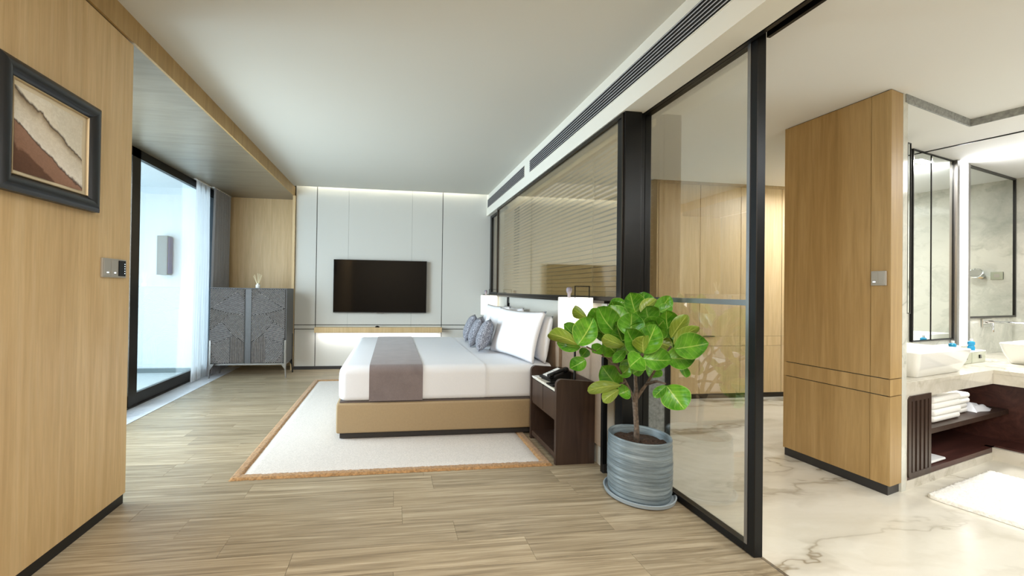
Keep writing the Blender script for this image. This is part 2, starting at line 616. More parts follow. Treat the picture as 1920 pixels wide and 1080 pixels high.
def struct(name, mb, mat, parent=None, smooth=None):
    o = mb.build(name, mat, parent, smooth)
    if parent is None:
        o['kind'] = 'structure'
    return o


def room(name):
    o = bpy.data.objects.new(name, None)
    COL.objects.link(o)
    o['kind'] = 'structure'
    return o


def dup(root, loc, rz=None, label=None):
    """a copy of a thing with copies of its parts and sub-parts"""
    r = root.copy()
    COL.objects.link(r)
    r.location = loc
    if rz is not None:
        r.rotation_euler = (0, 0, rz)
    if label:
        r['label'] = label
    for ch in list(root.children):
        c = ch.copy()
        COL.objects.link(c)
        c.parent = r
        for g in list(ch.children):
            d = g.copy()
            COL.objects.link(d)
            d.parent = c
    return r


# ------------------------------------------------------------------ key dimensions (metres)
HC, HB, HBAY = 3.016, 2.755, 2.87      # ceilings: bedroom, dressing and bath, window bay
XL, XR = -1.63, 1.633                  # left wood wall and bulkhead face
YT = 6.80                              # television wall
XG0, XG1 = 1.845, 1.895                # sliding glass door
XF = 1.90                              # where planks meet marble
XW = -2.82                             # window plane
XS = -2.53                             # stone sill edge

# vanity frame
VA = Vector((3.548, 2.296, 0))
VROT = R(14.09)
VM = Matrix.Translation(VA) @ Matrix.Rotation(VROT, 4, 'Z')


def nook(u, v, z=0.0):
    return VM @ Vector((u, v, z))


# ------------------------------------------------------------------ floor
fl = struct('floor', B(-2.95, XF, -3.1, 7.2, -0.12, -0.012), MT['subfloor'])
pm = B(0, 1, 0, 1, -0.011, 0.0).bm
me = bpy.data.meshes.new('plank')
pm.to_mesh(me)
pm.free()
me.materials.append(MT['plank'])
PW = 0.19
row = 0
yy = -0.56
while yy < 7.1:
    xx = XS - random.uniform(0.0, 1.1)
    while xx < XF:
        ln = random.choice((1.22, 1.22, 1.22, 0.9, 1.5))
        a, b = max(xx, XS), min(xx + ln, XF)
        if b - a > 0.04:
            if XF - b < 0.12:
                b = XF
            o = bpy.data.objects.new('plank', me)
            COL.objects.link(o)
            o.parent = fl
            o.location = (a + 0.0007, yy + 0.0007, random.uniform(-0.0006, 0.0))
            o.scale = (b - a - 0.0014, min(PW, 7.1 - yy) - 0.0014, 1)
        xx = b if b < XF else XF
    yy += PW
    row += 1
struct('floor', B(XF, 9.2, -3.1, 7.2, -0.12, 0.0), MT['marble_floor'])
struct('trim_1', B(XF - 0.012, XF + 0.004, -3.0, 1.80, -0.01, 0.002), MT['steel'])
sill = struct('trim_2', B(XW - 0.12, XS, 2.6, 7.1, -0.12, 0.004), MT['marble_sill'])

# ------------------------------------------------------------------ left wood wall
wl = struct('wall_left', B(-2.95, XL - 0.02, -3.1, 2.695, 0.0, HBAY - 0.02), MT['groove'])
ys = [-3.0, -1.6, -0.5, 0.2, 0.62, 1.04, 1.46, 1.88, 2.30, 2.707]
for a, b in zip(ys, ys[1:]):
    B(XL - 0.02, XL, a + 0.0004, b - 0.0004, 0.062, HBAY - 0.014).build('panel', MT['oak'], wl)
B(-2.95, XL - 0.004, 2.69, 2.705, 0.062, HBAY - 0.014).build('end_panel', MT['oak'], wl)
struct('baseboard_left', B(XL - 0.03, XL - 0.008, -3.0, 2.70, 0.0, 0.062), plain('black_skirting', (16, 15, 15), 0.5))

# ------------------------------------------------------------------ ceilings
struct('ceiling', B(XL - 0.02, XR, -3.1, YT - 0.09, HC, HC + 0.06), MT['paint'])
struct('ceiling', B(XL - 0.02, XR + 0.3, YT - 0.34, YT + 0.3, 3.16, 3.2), MT['paint'])
struct('ceiling', B(XL - 0.02, XR + 0.3, YT - 0.36, YT - 0.34, HC + 0.06, 3.2), MT['paint'])
struct('ceiling', B(-3.0, XL, -3.1, 4.52, HBAY, HC + 0.06), MT['soffit'])
struct('ceiling', B(-3.0, XL, 4.524, 7.2, HBAY, HC + 0.06), MT['soffit'])
struct('trim_3', B(XL - 0.004, XL + 0.014, -3.1, YT, HBAY - 0.006, HC), MT['oak_deep'])
bath = struct('ceiling', B(1.90, 9.2, -3.1, 4.50, HB, HB + 0.3), MT['paint_bath'])
struct('ceiling', B(1.90, 9.2, 4.36, 7.2, HB + 0.2, HB + 0.3), MT['paint_bath'])

# ------------------------------------------------------------------ television wall
wb_ = struct('wall_back', B(XL, XR + 0.6, YT + 0.012, YT + 0.3, 0.0, 3.16), MT['groove'])
sx = [XL + 0.03, -1.262, -0.744, 0.322, 0.852, XR + 0.5]
G = 0.006
for i, (a, b) in enumerate(zip(sx, sx[1:])):
    ga = G if i in (1, 4) else 0.0012
    gb = G if i in (0, 3) else 0.0012
    B(a + ga, b - gb, YT, YT + 0.014, 0.742, 3.16, 0.0012, 1).build('panel', MT['panel'], wb_)
    B(a + ga, b - gb, YT, YT + 0.014, 0.672, 0.730, 0.0012, 1).build('panel', MT['panel'], wb_)
for a, b in ((sx[0], sx[1]), (sx[1], sx[4]), (sx[4], sx[5])):
    B(a + G, b - G, YT, YT + 0.014, 0.05, 0.660, 0.0012, 1).build('panel', MT['panel'], wb_)
struct('baseboard_back', B(XL + 0.03, XR, YT - 0.012, YT + 0.012, 0.0, 0.05), MT['skirt'])

# niche beside the television wall
wn = struct('wall_niche', B(-3.0, XL + 0.03, 7.12, 7.3, 0.0, HBAY), MT['oak_deep'])
B(-2.84, XL, 7.105, 7.12, 0.05, HBAY).build('panel', MT['oak_light'], wn)
struct('trim_4', B(XL - 0.012, XL + 0.026, YT - 0.045, 7.12, 0.0, HBAY), MT['oak_light'])

# ------------------------------------------------------------------ bulkhead over the glass partition
bk = struct('trim_5', MB().box(XR, 1.80, -3.1, YT, 2.66, HC + 0.06).box(1.80, 1.92, -3.1, YT, 2.735, HC + 0.06), MT['beam_paint'])
struct('trim_6', MB().box(1.81, 1.835, -2.9, 2.76, 2.66, 2.735).box(1.905, 1.925, -2.9, 1.80, 2.68, 2.755).box(1.835, 1.905, -2.9, 1.80, 2.715, 2.735), MT['black'])


def air_vent(y0, y1, label):
    zc, hh = 2.862, 0.07
    t = thing('air_vent', label, 'vent', (XR, (y0 + y1) / 2, zc))
    half = (y1 - y0) / 2
    MB().box(-0.002, 0.0015, -half, half, -hh, hh).build('backing', MT['groove'], t)
    n = 6
    for k in range(n):
        z = -hh + (k + 0.5) * 2 * hh / n
        MB().extrude([(-0.014, z - 0.001), (-0.002, z + 0.007), (0.0, z + 0.007), (0.0, z + 0.002), (-0.012, z - 0.006)], 'y', -half + 0.004, half - 0.004).build('slat', MT['vent'], t)
    f = MB()
    f.box(-0.004, 0.001, -half - 0.008, half + 0.008, hh, hh + 0.007)
    f.box(-0.004, 0.001, -half - 0.008, half + 0.008, -hh - 0.007, -hh)
    f.box(-0.004, 0.001, -half - 0.008, -half, -hh, hh)
    f.box(-0.004, 0.001, half, half + 0.008, -hh, hh)
    f.build('frame', MT['beam_paint'], t)
    return t


air_vent(4.80, 6.73, 'short slotted air vent in the white bulkhead nearest the television wall')
air_vent(1.1, 4.60, 'long slotted air vent in the white bulkhead above the glass partition')

# ------------------------------------------------------------------ partition: low wall, sash window, post
LW = 1.262
lw = struct('wall_partition', MB().box(1.62, 1.76, 2.785, YT, 0.0, LW).box(1.76, 2.12, 2.80, YT, 0.0, 1.20), MT['greyfab'])
B(1.606, 1.62, 2.775, 6.75, 0.89, LW).build('fabric_panel', MT['greyfab'], lw)
B(1.606, 1.755, 2.77, 2.785, 0.06, LW).build('end_panel', MT['greyfab'], lw)
B(1.572, 1.606, 2.768, 2.80, 0.0, 0.86).build('edge_trim', MT['black'], lw)
B(1.90, 2.085, 2.785, 2.80, 0.0, 1.19).build('stone_facing', MT['stone'], lw)
B(2.085, 2.13, 2.78, 2.83, 0.0, 1.21).build('edge_trim', MT['black'], lw)
B(1.575, 1.76, 2.762, 2.772, 0.0, 0.065).build('skirting', MT['skirt'], lw)
B(1.575, 1.70, 2.775, 6.78, LW, LW + 0.02).build('ledge', MT['bronze'], lw)
struct('trim_7', MB().box(1.65, 1.782, 2.645, 2.745, 0.0, 2.665, 0.004, 1).box(1.782, 1.815, 2.66, 2.745, 0.0, 2.70), MT['black'])

# window_1: tinted sash between bedroom and bathroom
w1 = room('window_1')
ya, yb, za, zb = 2.66, 6.13, LW + 0.02, 2.655
f = MB()
f.box(1.64, 1.675, ya, yb, zb - 0.028, zb)
f.box(1.64, 1.675, ya, yb, za, za + 0.03)
f.box(1.64, 1.675, yb - 0.03, yb, za + 0.03, zb - 0.028)
f.box(1.64, 1.675, ya, ya + 0.018, za + 0.03, zb - 0.028)
f.build('sash_frame', MT['bronze'], w1)
B(1.652, 1.658, ya + 0.018, yb - 0.03, za + 0.03, zb - 0.028).build('pane', MT['glass_tint'], w1)
f = MB()
f.box(1.70, 1.74, 6.70, YT, za, zb)
f.box(1.70, 1.74, 5.9, 6.70, zb - 0.04, zb)
f.box(1.70, 1.74, 5.9, 6.70, za, za + 0.04)
f.build('fixed_frame', MT['black'], w1)
B(1.715, 1.721, 6.0, 6.70, za + 0.04, zb - 0.04).build('pane', MT['glass_tint'], w1)

# venetian blind behind it
bl = thing('venetian_blind', 'beige horizontal slatted blind behind the tinted window over the bed', 'blind', (1.80, 4.5, za))
sl = MB()
sl.extrude([(-0.0165, -0.0205), (-0.0162, -0.0190), (0.001, 0.0035), (0.0160, 0.0205), (0.0165, 0.0190), (0.003, 0.0020)], 'y', -1.78, 1.78)
s0 = sl.build('slat', MT['blind'], bl)
s0.location = (0, 0, 0.05)
pitch = 0.043
k = 1
while 0.05 + k * pitch < zb - za - 0.06:
    c = s0.copy()
    COL.objects.link(c)
    c.parent = bl
    c.location = (0, 0, 0.05 + k * pitch)
    k += 1
B(-0.02, 0.02, -1.8, 1.8, zb - za - 0.055, zb - za - 0.005).build('head_rail', MT['blind'], bl)
B(-0.014, 0.014, -1.78, 1.78, 0.008, 0.026).build('bottom_rail', MT['blind'], bl)
for yv in (-1.55, -0.9, -0.25, 0.4, 1.05, 1.6):
    MB().tube([(-0.021, yv, 0.02), (-0.021, yv, zb - za - 0.03)], 0.0018, 5).build('ladder_cord', MT['cord'], bl)
wand = MB()
wand.tube([(-0.03 + 0.004 * math.sin(q * 1.5), -1.18 + 0.004 * math.cos(q * 1.5), 0.05 + q * 0.028) for q in range(45)], 0.006, 6)
wand.build('twisted_cord', MT['cord'], bl, 180)

# ------------------------------------------------------------------ sliding glass door
dr = room('door_1')
DY0, DY1, DZ1 = 1.79, 2.74, 2.70
f = MB()
f.box(XG0, XG1, DY0, DY0 + 0.062, 0.004, DZ1 + 0.03, 0.003, 1)
f.box(XG0, XG1, DY1 - 0.04, DY1, 0.004, DZ1, 0.003, 1)
f.box(XG0, XG1, DY0 + 0.062, DY1 - 0.04, DZ1 - 0.035, DZ1, 0.003, 1)
f.box(XG0, XG1, DY0 + 0.062, DY1 - 0.04, 0.004, 0.045, 0.003, 1)
f.build('frame', MT['black'], dr)
B(XG0 - 0.004, XG0 + 0.01, DY0 + 0.038, DY0 + 0.056, 0.05, DZ1 - 0.03).build('pull_strip', MT['steel'], dr)
B(XG0 + 0.012, XG1 - 0.012, DY0 + 0.062, DY1 - 0.04, 1.288, 1.318).build('transom', MT['steel'], dr)
B(XG0 + 0.022, XG0 + 0.028, DY0 + 0.062, DY1 - 0.04, 1.318, DZ1 - 0.035).build('upper_pane', MT['glass'], dr)
B(XG0 + 0.022, XG0 + 0.028, DY0 + 0.062, DY1 - 0.04, 0.045, 1.288).build('lower_pane', MT['glass'], dr)

# ------------------------------------------------------------------ window bay and balcony
w2 = room('window_2')
f = MB()
for a, b in ((2.62, 2.70), (4.70, 4.845), (6.95, 7.1)):
    f.box(XW - 0.06, XW, a, b, 0.004, HBAY)
f.build('mullion', MT['bronze'], w2)
MB().box(XW - 0.05, XW, 2.70, 7.0, HBAY - 0.10, HBAY).build('head_frame', MT['black'], w2)
MB().box(XW - 0.05, XW + 0.004, 2.70, 7.0, 0.004, 0.022).box(XW - 0.05, XW - 0.008, 2.70, 7.0, 0.02, 0.15).build('bottom_frame', MT['bronze'], w2)
B(XW - 0.03, XW - 0.024, 4.845, 6.95, 0.15, HBAY - 0.10).build('pane', MT['glass_win'], w2)
B(XW - 0.03, XW - 0.024, 2.70, 4.70, 0.15, HBAY - 0.10).build('pane', MT['glass_win'], w2)
struct('floor', B(-4.6, XW - 0.06, 2.0, 7.2, -0.12, 0.002), MT['balfloor'])
struct('wall_balcony', B(-4.6, XW - 0.06, 6.68, 7.2, 0.0, 3.0), MT['pearl'])
struct('baseboard_balcony', B(-4.6, XW - 0.06, 6.665, 6.682, 0.002, 0.07), plain('balcony_skirting', (120, 132, 134), 0.6))
struct('wall_balcony', B(-4.6, -2.95, 1.9, 2.0, 0.0, 3.0), MT['pearl'])
struct('ceiling', B(-4.6, XW - 0.06, 1.9, 7.2, HBAY + 0.02, 3.1), MT['pearl'])
t = thing('wall_sconce', 'tall slim grey light box fixed to the balcony wall outside the window', 'lamp', (-3.47, 6.68, 1.52))
B(-0.095, 0.055, -0.14, 0.0, 0, 0.60, 0.004, 1).build('body', plain('sconce_grey', (132, 138, 140), 0.5), t)
B(0.055, 0.068, -0.12, -0.01, 0.02, 0.58).build('side_lens', plain('sconce_violet_lens', (96, 98, 150), 0.3), t)

# ------------------------------------------------------------------ walls behind and beyond
struct('wall_front', B(-3.0, 9.2, -3.2, -3.1, 0.0, 3.1), plain('rear_wall', (150, 138, 118), 0.8))
struct('wall_far', B(2.1, 9.2, YT + 0.3, YT + 0.4, 0.0, 3.1), MT['paint'])
struct('wall_right', B(9.1, 9.2, -3.1, 7.2, 0.0, 3.1), MT['paint'])

# ------------------------------------------------------------------ wardrobe beyond the glass
wd = thing('wardrobe', 'wall-wide pale oak wardrobe with flush doors beyond the sliding glass door', 'wardrobe', (4.4, 4.58, 0))
X0, X1, YF, YB = 3.305, 6.9, 4.58, 5.3
B(X0 + 0.012, X1, YF + 0.02, YB, 0.06, 2.80).build('carcass', MT['groove'], wd, world=True)
xs = [3.905, 4.492, 5.10, 5.7, 6.3, 6.9]
zs = [(0.062, 0.672), (0.675, 0.798), (0.801, 2.742)]
pts_x = [X0 + 0.02] + xs
for a, b in zip(pts_x, pts_x[1:]):
    for z0, z1 in zs:
        nm = 'door' if z1 > 2 else ('drawer_front' if z0 > 0.6 else 'lower_door')
        B(a + 0.003, b - 0.003, YF, YF + 0.02, z0, z1, 0.001, 1).build(nm, MT['oak_light'], wd, world=True)
B(X0 - 0.006, X0 + 0.014, YF - 0.002, YB, 0.062, 2.80).build('side_panel', MT['oak_light'], wd, world=True)
B(X0 + 0.02, X1, YF, YF + 0.02, 2.745, 2.80).build('top_rail', MT['oak_light'], wd, world=True)
B(X0 + 0.01, X1, YF + 0.004, YB, 0.0, 0.06).build('plinth', MT['bronze'], wd, world=True)
B(3.95, 4.11, YF - 0.016, YF, 0.796, 0.803).build('handle', MT['bronze'], wd, world=True)

# ------------------------------------------------------------------ oak column wall at the bathroom entrance
P0, P1, P2, P3 = (3.296, 2.938), (3.335, 2.241), (3.489, 2.281), (3.46, 2.98)


def lerp2(a, b, t):
    return (a[0] + (b[0] - a[0]) * t, a[1] + (b[1] - a[1]) * t)


def shrink(p, k=0.02):
    cxx = sum(q[0] for q in (P0, P1, P2, P3)) / 4
    cyy = sum(q[1] for q in (P0, P1, P2, P3)) / 4
    d = Vector((p[0] - cxx, p[1] - cyy))
    d = d * (1 - k / d.length)
    return (cxx + d.x, cyy + d.y)


core = [shrink(p) for p in (P0, P1, P2, P3)]
wc = struct('wall_column', MB().prism(core, 0.0, HB), MT['groove'])


def facing(a, b, a2, b2, z0, z1):
    """flat board between plan points a-b (outer face) and a2-b2 (inner face)"""
    return MB().prism([a, b, b2, a2], z0, z1)


cuts = [0.0, 0.135, 0.845, 1.0]
zz = [0.062, 0.668, 0.785, HB - 0.002]
for (s0_, s1_) in zip(cuts, cuts[1:]):
    for z0, z1 in zip(zz, zz[1:]):
        a = lerp2(P0, P1, s0_ + (0.0045 if s0_ > 0 else 0))
        b = lerp2(P0, P1, s1_ - (0.0045 if s1_ < 1 else 0))
        a2 = lerp2(core[0], core[1], s0_ + (0.0045 if s0_ > 0 else 0))
        b2 = lerp2(core[0], core[1], s1_ - (0.0045 if s1_ < 1 else 0))
        facing(a, b, a2, b2, z0 + 0.003, z1 - 0.003).build('panel', MT['oak_deep'], wc)
for z0, z1 in zip(zz, zz[1:]):
    facing(P1, P2, core[1], core[2], z0 + 0.003, z1 - 0.003).build('panel', MT['oak_deep'], wc)
facing(P0, P3, core[0], core[3], 0.062, HB - 0.002).build('panel', MT['oak_deep'], wc)
q = [shrink(p, 0.012) for p in (P0, P1, P2, P3)]
struct('baseboard_column', MB().prism(q, 0.0, 0.062), MT['skirt'])


def switch_plate(loc, rz, label, black):
    """plate in its own frame: x along the wall, -y out of it"""
    t = thing('light_switch', label, 'switch', loc, rz)
    w = 0.2 if black else 0.082
    h = 0.11 if black else 0.1
    B(-w / 2, w / 2, -0.012, 0.0, -h / 2, h / 2, 0.002, 1).build('plate', MT['greyplate'], t)
    if black:
        B(-w / 2 + 0.006, -w / 2 + 0.062, -0.015, -0.012, -h / 2 + 0.008, h / 2 - 0.008, 0.001, 1).build('rocker', MT['greyplate'], t)
        B(-w / 2 + 0.066, -w / 2 + 0.122, -0.015, -0.012, -h / 2 + 0.008, h / 2 - 0.008, 0.001, 1).build('rocker', MT['greyplate'], t)
        B(w / 2 - 0.07, w / 2 - 0.012, -0.0155, -0.012, -h / 2 + 0.01, h / 2 - 0.008).build('thermostat_screen', MT['blackgloss'], t)
        for q_ in range(5):
            B(w / 2 - 0.022, w / 2 - 0.018, -0.0165, -0.0155, -0.03 + q_ * 0.014, -0.026 + q_ * 0.014).build('indicator', MT['led'], t)
        for xx_ in (-w / 2 + 0.03, -w / 2 + 0.09):
            B(xx_, xx_ + 0.014, -0.016, -0.015, -0.03, -0.024).build('indicator', MT['led'], t)
    else:
        B(-0.036, -0.002, -0.0145, -0.012, -0.04, 0.04, 0.001, 1).build('rocker', MT['greyplate'], t)
        B(0.002, 0.036, -0.0145, -0.012, -0.04, 0.04, 0.001, 1).build('rocker', MT['greyplate'], t)
        B(-0.028, -0.014, -0.0155, -0.0145, -0.028, -0.022).build('indicator', MT['led'], t)
    return t


switch_plate((XL, 2.558, 1.45), R(90), 'grey switch plate with two rockers and a black thermostat beside the window frame', True)
pm_ = lerp2(P0, P1, 0.915)
switch_plate((pm_[0] - 0.001, pm_[1], 1.47), math.atan2(P1[1] - P0[1], P1[0] - P0[0]), 'small square grey switch plate on the oak column by the bathroom', False)

# ------------------------------------------------------------------ picture
t = thing('framed_picture', 'brown and cream relief painting of dunes in a deep black frame', 'picture', (XL, 2.106, 2.026))
W2, H2 = 0.286, 0.282


def frame_ring(wo, ho, wi, hi, x_out, x_in, mat, name, par):
    m = MB()
    o_ = [(-wo, -ho), (wo, -ho), (wo, ho), (-wo, ho)]
    i_ = [(-wi, -hi), (wi, -hi), (wi, hi), (-wi, hi)]
    bm = m.bm
    for k in range(4):
        k2 = (k + 1) % 4
        n_ = 6
        prev = None
        for s in range(n_ + 1):
            f_ = s / n_
            x = x_in + (x_out - x_in) * (math.sin(PI * min(1, f_ * 0.9 + 0.1)) ** 0.7)
            a = (o_[k][0] + (i_[k][0] - o_[k][0]) * f_, o_[k][1] + (i_[k][1] - o_[k][1]) * f_)
            b = (o_[k2][0] + (i_[k2][0] - o_[k2][0]) * f_, o_[k2][1] + (i_[k2][1] - o_[k2][1]) * f_)
            cur = (bm.verts.new((x, a[0], a[1])), bm.verts.new((x, b[0], b[1])))
            if prev is None:
                base = (bm.verts.new((0.0, a[0], a[1])), bm.verts.new((0.0, b[0], b[1])))
                bm.faces.new((base[0], base[1], cur[1], cur[0]))
            else:
                bm.faces.new((prev[0], prev[1], cur[1], cur[0]))
            prev = cur
    return m.build(name, mat, par, 35)


frame_ring(W2, H2, W2 - 0.074, H2 - 0.074, 0.05, 0.022, plain('black_lacquer', (26, 27, 30), 0.3), 'frame', t)
frame_ring(W2 - 0.073, H2 - 0.073, W2 - 0.081, H2 - 0.081, 0.03, 0.018, plain('champagne_fillet', (196, 176, 140), 0.4, 0.4), 'fillet', t)
B(0.0, 0.016, -W2 + 0.078, W2 - 0.078, -H2 + 0.078, H2 - 0.078).build('mount', plain('cream_mount', (222, 208, 180), 0.8), t)
mt_ = [c_ for c_ in t.children if c_.name.startswith('mount')][0]
g = MB()


def art_pt(u, v):
    y_ = -W2 + 0.089 + u * 2 * (W2 - 0.098)
    z_ = -H2 + 0.094 + v * 2 * (H2 - 0.098)
    return (0.019 + 0.003 * math.sin(14 * (z_ + 0.78 * y_) + 2 * math.sin(9 * y_)), y_, z_)


g.grid(art_pt, 24, 24)
g.build('canvas', MT['art'], t, 180)

# ------------------------------------------------------------------ television, shelf
t = thing('television', 'wall-mounted flat black television facing the bed', 'television', (-0.196, YT, 1.39))
B(-0.775, 0.775, -0.072, -0.035, -0.442, 0.442, 0.004, 2).build('casing', plain('tv_casing', (22, 23, 24), 0.35), t)
B(-0.768, 0.768, -0.0735, -0.0715, -0.428, 0.435).build('screen', MT['blackgloss'], t)
B(-0.06, 0.06, -0.074, -0.066, -0.452, -0.440, 0.002, 1).build('sensor_bar', MT['steel'], t)
B(-0.3, 0.3, -0.036, -0.002, -0.25, 0.25).build('bracket', MT['black'], t)
t = thing('wall_shelf', 'slim pale oak shelf under the television', 'shelf', (-0.2, YT, 0.62))
B(-1.055, 1.045, -0.135, -0.001, 0.0, 0.085, 0.002, 1).build('board', MT['oak_light'], t)
B(-1.0, 1.0, -0.11, -0.07, -0.006, 0.0).build('light_channel', MT['steel'], t)
t = thing('media_sensor', 'tiny black box standing on the oak shelf below the television', 'sensor', (-0.24, YT - 0.09, 0.705))
MB().box(-0.035, 0.035, -0.02, 0.02, 0.0, 0.018, 0.004, 2).build('body', MT['blackgloss'], t)
MB().box(-0.02, 0.02, -0.012, 0.012, 0.018, 0.026, 0.003, 2).build('cap', MT['black'], t)

# ------------------------------------------------------------------ rug
t = thing('bedroom_rug', 'large cream rug with a tan border under the bed', 'rug', (0.07, 4.45, 0))
rx, ry = 1.18, 1.53


def slab(x0, x1, y0, y1, z1, nx, ny, amp, seed):
    rnd = random.Random(seed)
    m = MB()
    ex = 0.006
    hs = {}

    def fn(u, v):
        x = x0 + (x1 - x0) * u
        y = y0 + (y1 - y0) * v
        edge = u in (0.0, 1.0) or v in (0.0, 1.0)
        return (x + rnd.uniform(-1, 1) * (0.004 if edge else 0), y + rnd.uniform(-1, 1) * (0.004 if edge else 0), (0.001 if edge else z1 + rnd.uniform(-amp, amp)))
    m.grid(fn, nx, ny)
    return m


slab(-rx + 0.07, rx - 0.07, -ry + 0.07, ry - 0.07, 0.011, 60, 70, 0.0006, 3).build('field', MT['rug'], t, 180)
for k_, (a, b, c, d, nx, ny) in enumerate(((-rx, rx, -ry, -ry + 0.075, 180, 6), (-rx, rx, ry - 0.075, ry, 120, 6), (-rx, -rx + 0.075, -ry, ry, 6, 180), (rx - 0.075, rx, -ry, ry, 6, 180))):
    slab(a, b, c, d, 0.015, nx, ny, 0.0025, 11 + k_).build('border', MT['rugedge'], t, 180)

# ------------------------------------------------------------------ bed
BX0, BX1, BY0, BY1 = -0.475, 1.52, 3.565, 5.80
t = thing('bed', 'wide bed with white bedding on a tan leather base', 'bed', (0.5, 4.68, 0.012))
B(BX0 + 0.03, BX1, BY0 + 0.035, BY1 - 0.035, 0.019, 0.075).build('plinth', plain('bed_plinth', (40, 36, 33), 0.5), t, world=True)
B(BX0, BX1, BY0, BY1, 0.07, 0.335, 0.018, 4).build('base', MT['tan'], t, 40, world=True)
B(BX0 + 0.025, BX1, BY0 + 0.02, BY1 - 0.02, 0.325, 0.348, 0.006, 2).build('mattress_base', plain('divan_taupe', (92, 82, 78), 0.8), t, world=True)  # thin dark taupe layer between base and mattress
MZ = 0.655
mr_ = 0.075


def rounded(y0, y1, z0, z1, r, n=7, lo=0.05):
    """outline in y,z of a mattress: round shoulders, soft lower edge"""
    pts = []
    for cxx, cyy, a0, rr in ((y1 - r, z1 - r, 0, r), (y0 + r, z1 - r, 90, r), (y0 + lo, z0 + lo, 180, lo), (y1 - lo, z0 + lo, 270, lo)):
        for k in range(n + 1):
            a = R(a0 + 90 * k / n)
            pts.append((cxx + rr * math.cos(a), cyy + rr * math.sin(a)))
    return pts


def mattress_shell(x0, x1, dy, dz, r, rounded_foot, name, mat, nseg=10):
    m = MB()
    bm = m.bm
    secs = []
    n = 7
    if rounded_foot:
        steps = [(x0 + r * (1 - math.cos(R(90 * k / n))), r * (1 - math.sin(R(90 * k / n)))) for k in range(n + 1)]
    else:
        steps = [(x0, 0.0)]
    for k in range(1, nseg + 1):
        steps.append((steps[n if rounded_foot else 0][0] + (x1 - steps[n if rounded_foot else 0][0]) * k / nseg, 0.0))
    for x, ins in steps:
        pts = rounded(BY0 + 0.012 - dy + ins, BY1 - 0.012 + dy - ins, 0.346 - min(dz, 0.0) + ins * 0.5, MZ + dz - ins, max(r, 0.03))
        secs.append([bm.verts.new((x, p[0], p[1])) for p in pts])
    for a, b in zip(secs, secs[1:]):
        L_ = len(a)
        for k in range(L_):
            bm.faces.new((a[k], a[(k + 1) % L_], b[(k + 1) % L_], b[k]))
    bm.faces.new(secs[0])
    bm.faces.new(secs[-1][::-1])
    return m.build(name, mat, t, 60, world=True)


mattress_shell(BX0 + 0.02, BX1 - 0.01, 0.0, 0.0, mr_, True, 'mattress', MT['linen'])
mattress_shell(BX0 + 0.012, 0.865, 0.006, 0.006, mr_, True, 'duvet', MT['linen'])

hb = thing('headboard', 'low brown leather padded headboard running along the wall behind the bed', 'headboard', (1.60, 4.6, 0.16))
B(1.596, 1.606, 2.83, 6.42, 0.16, 0.885).build('backing_board', MT['brownpanel'], hb, world=True)
for a in (2.83, 3.548, 4.266, 4.984, 5.702):
    B(1.594 - 0.03 * (3.6 < a + 0.36 < 5.6), 1.597, a + 0.003, a + 0.715, 0.165, 0.88, 0.0012, 2).build('pad', MT['brownpanel'], hb, 40, world=True)

# runner across the bed: open band over top and both sides
m = MB()
RX0, RX1 = -0.192, 0.285


def band(off):
    pts = rounded(BY0 + 0.006 - off, BY1 - 0.006 + off, 0.350, MZ + 0.006 + off, mr_)
    n = 7
    return [(BY1 - 0.006 + off, 0.352)] + pts[:2 * n + 2] + [(BY0 + 0.006 - off, 0.352)]


o_pts, i_pts = band(0.006), band(0.0012)
nx = 8
rows_o = [[m.bm.verts.new((RX0 + (RX1 - RX0) * k / nx, p[0], p[1])) for p in o_pts] for k in range(nx + 1)]
for a, b in zip(rows_o, rows_o[1:]):
    for k in range(len(o_pts) - 1):
        m.bm.faces.new((a[k], a[k + 1], b[k + 1], b[k]))
for rr_, k in ((rows_o[0], 0), (rows_o[-1], nx)):
    inn = [m.bm.verts.new((RX0 + (RX1 - RX0) * k / nx, p[0], p[1])) for p in i_pts]
    for j in range(len(o_pts) - 1):
        m.bm.faces.new((rr_[j], rr_[j + 1], inn[j + 1], inn[j]))
o = m.build('bed_runner', MT['runner'], None, 60)
tag(o, 'mauve velvet runner laid across the foot of the bed', 'runner')


def cushion(w, h, th, pinch=0.06, n=18, seed=0, puff=0.5):
    """pillow lying in its own x,z plane, thickness along y, bottom edge at z=0"""
    rnd = random.Random(seed)
    ph = [rnd.uniform(0, 6) for _ in range(6)]
    m = MB()
    for sgn in (1, -1):
        def fn(u, v, sgn=sgn):
            a, b = u * 2 - 1, v * 2 - 1
            e = max(0.0, (1 - a ** 4)) ** puff * max(0.0, (1 - b ** 4)) ** puff
            e *= 0.80 + 0.20 * (1 - a * a) * (1 - b * b)
            x = w / 2 * a * (1 - pinch * (1 - b * b))
            z = h / 2 * b * (1 - pinch * (1 - a * a)) + h / 2
            wob = 0.03 * math.sin(5 * a + ph[0]) * math.sin(4 * b + ph[1]) + 0.025 * math.sin(9 * a + ph[2] + 3 * b)
            return (x, sgn * (th / 2) * e * (1 + wob), z)
        m.grid(fn, n, n)
    bmesh.ops.remove_doubles(m.bm, verts=m.bm.verts[:], dist=0.0005)
    return m


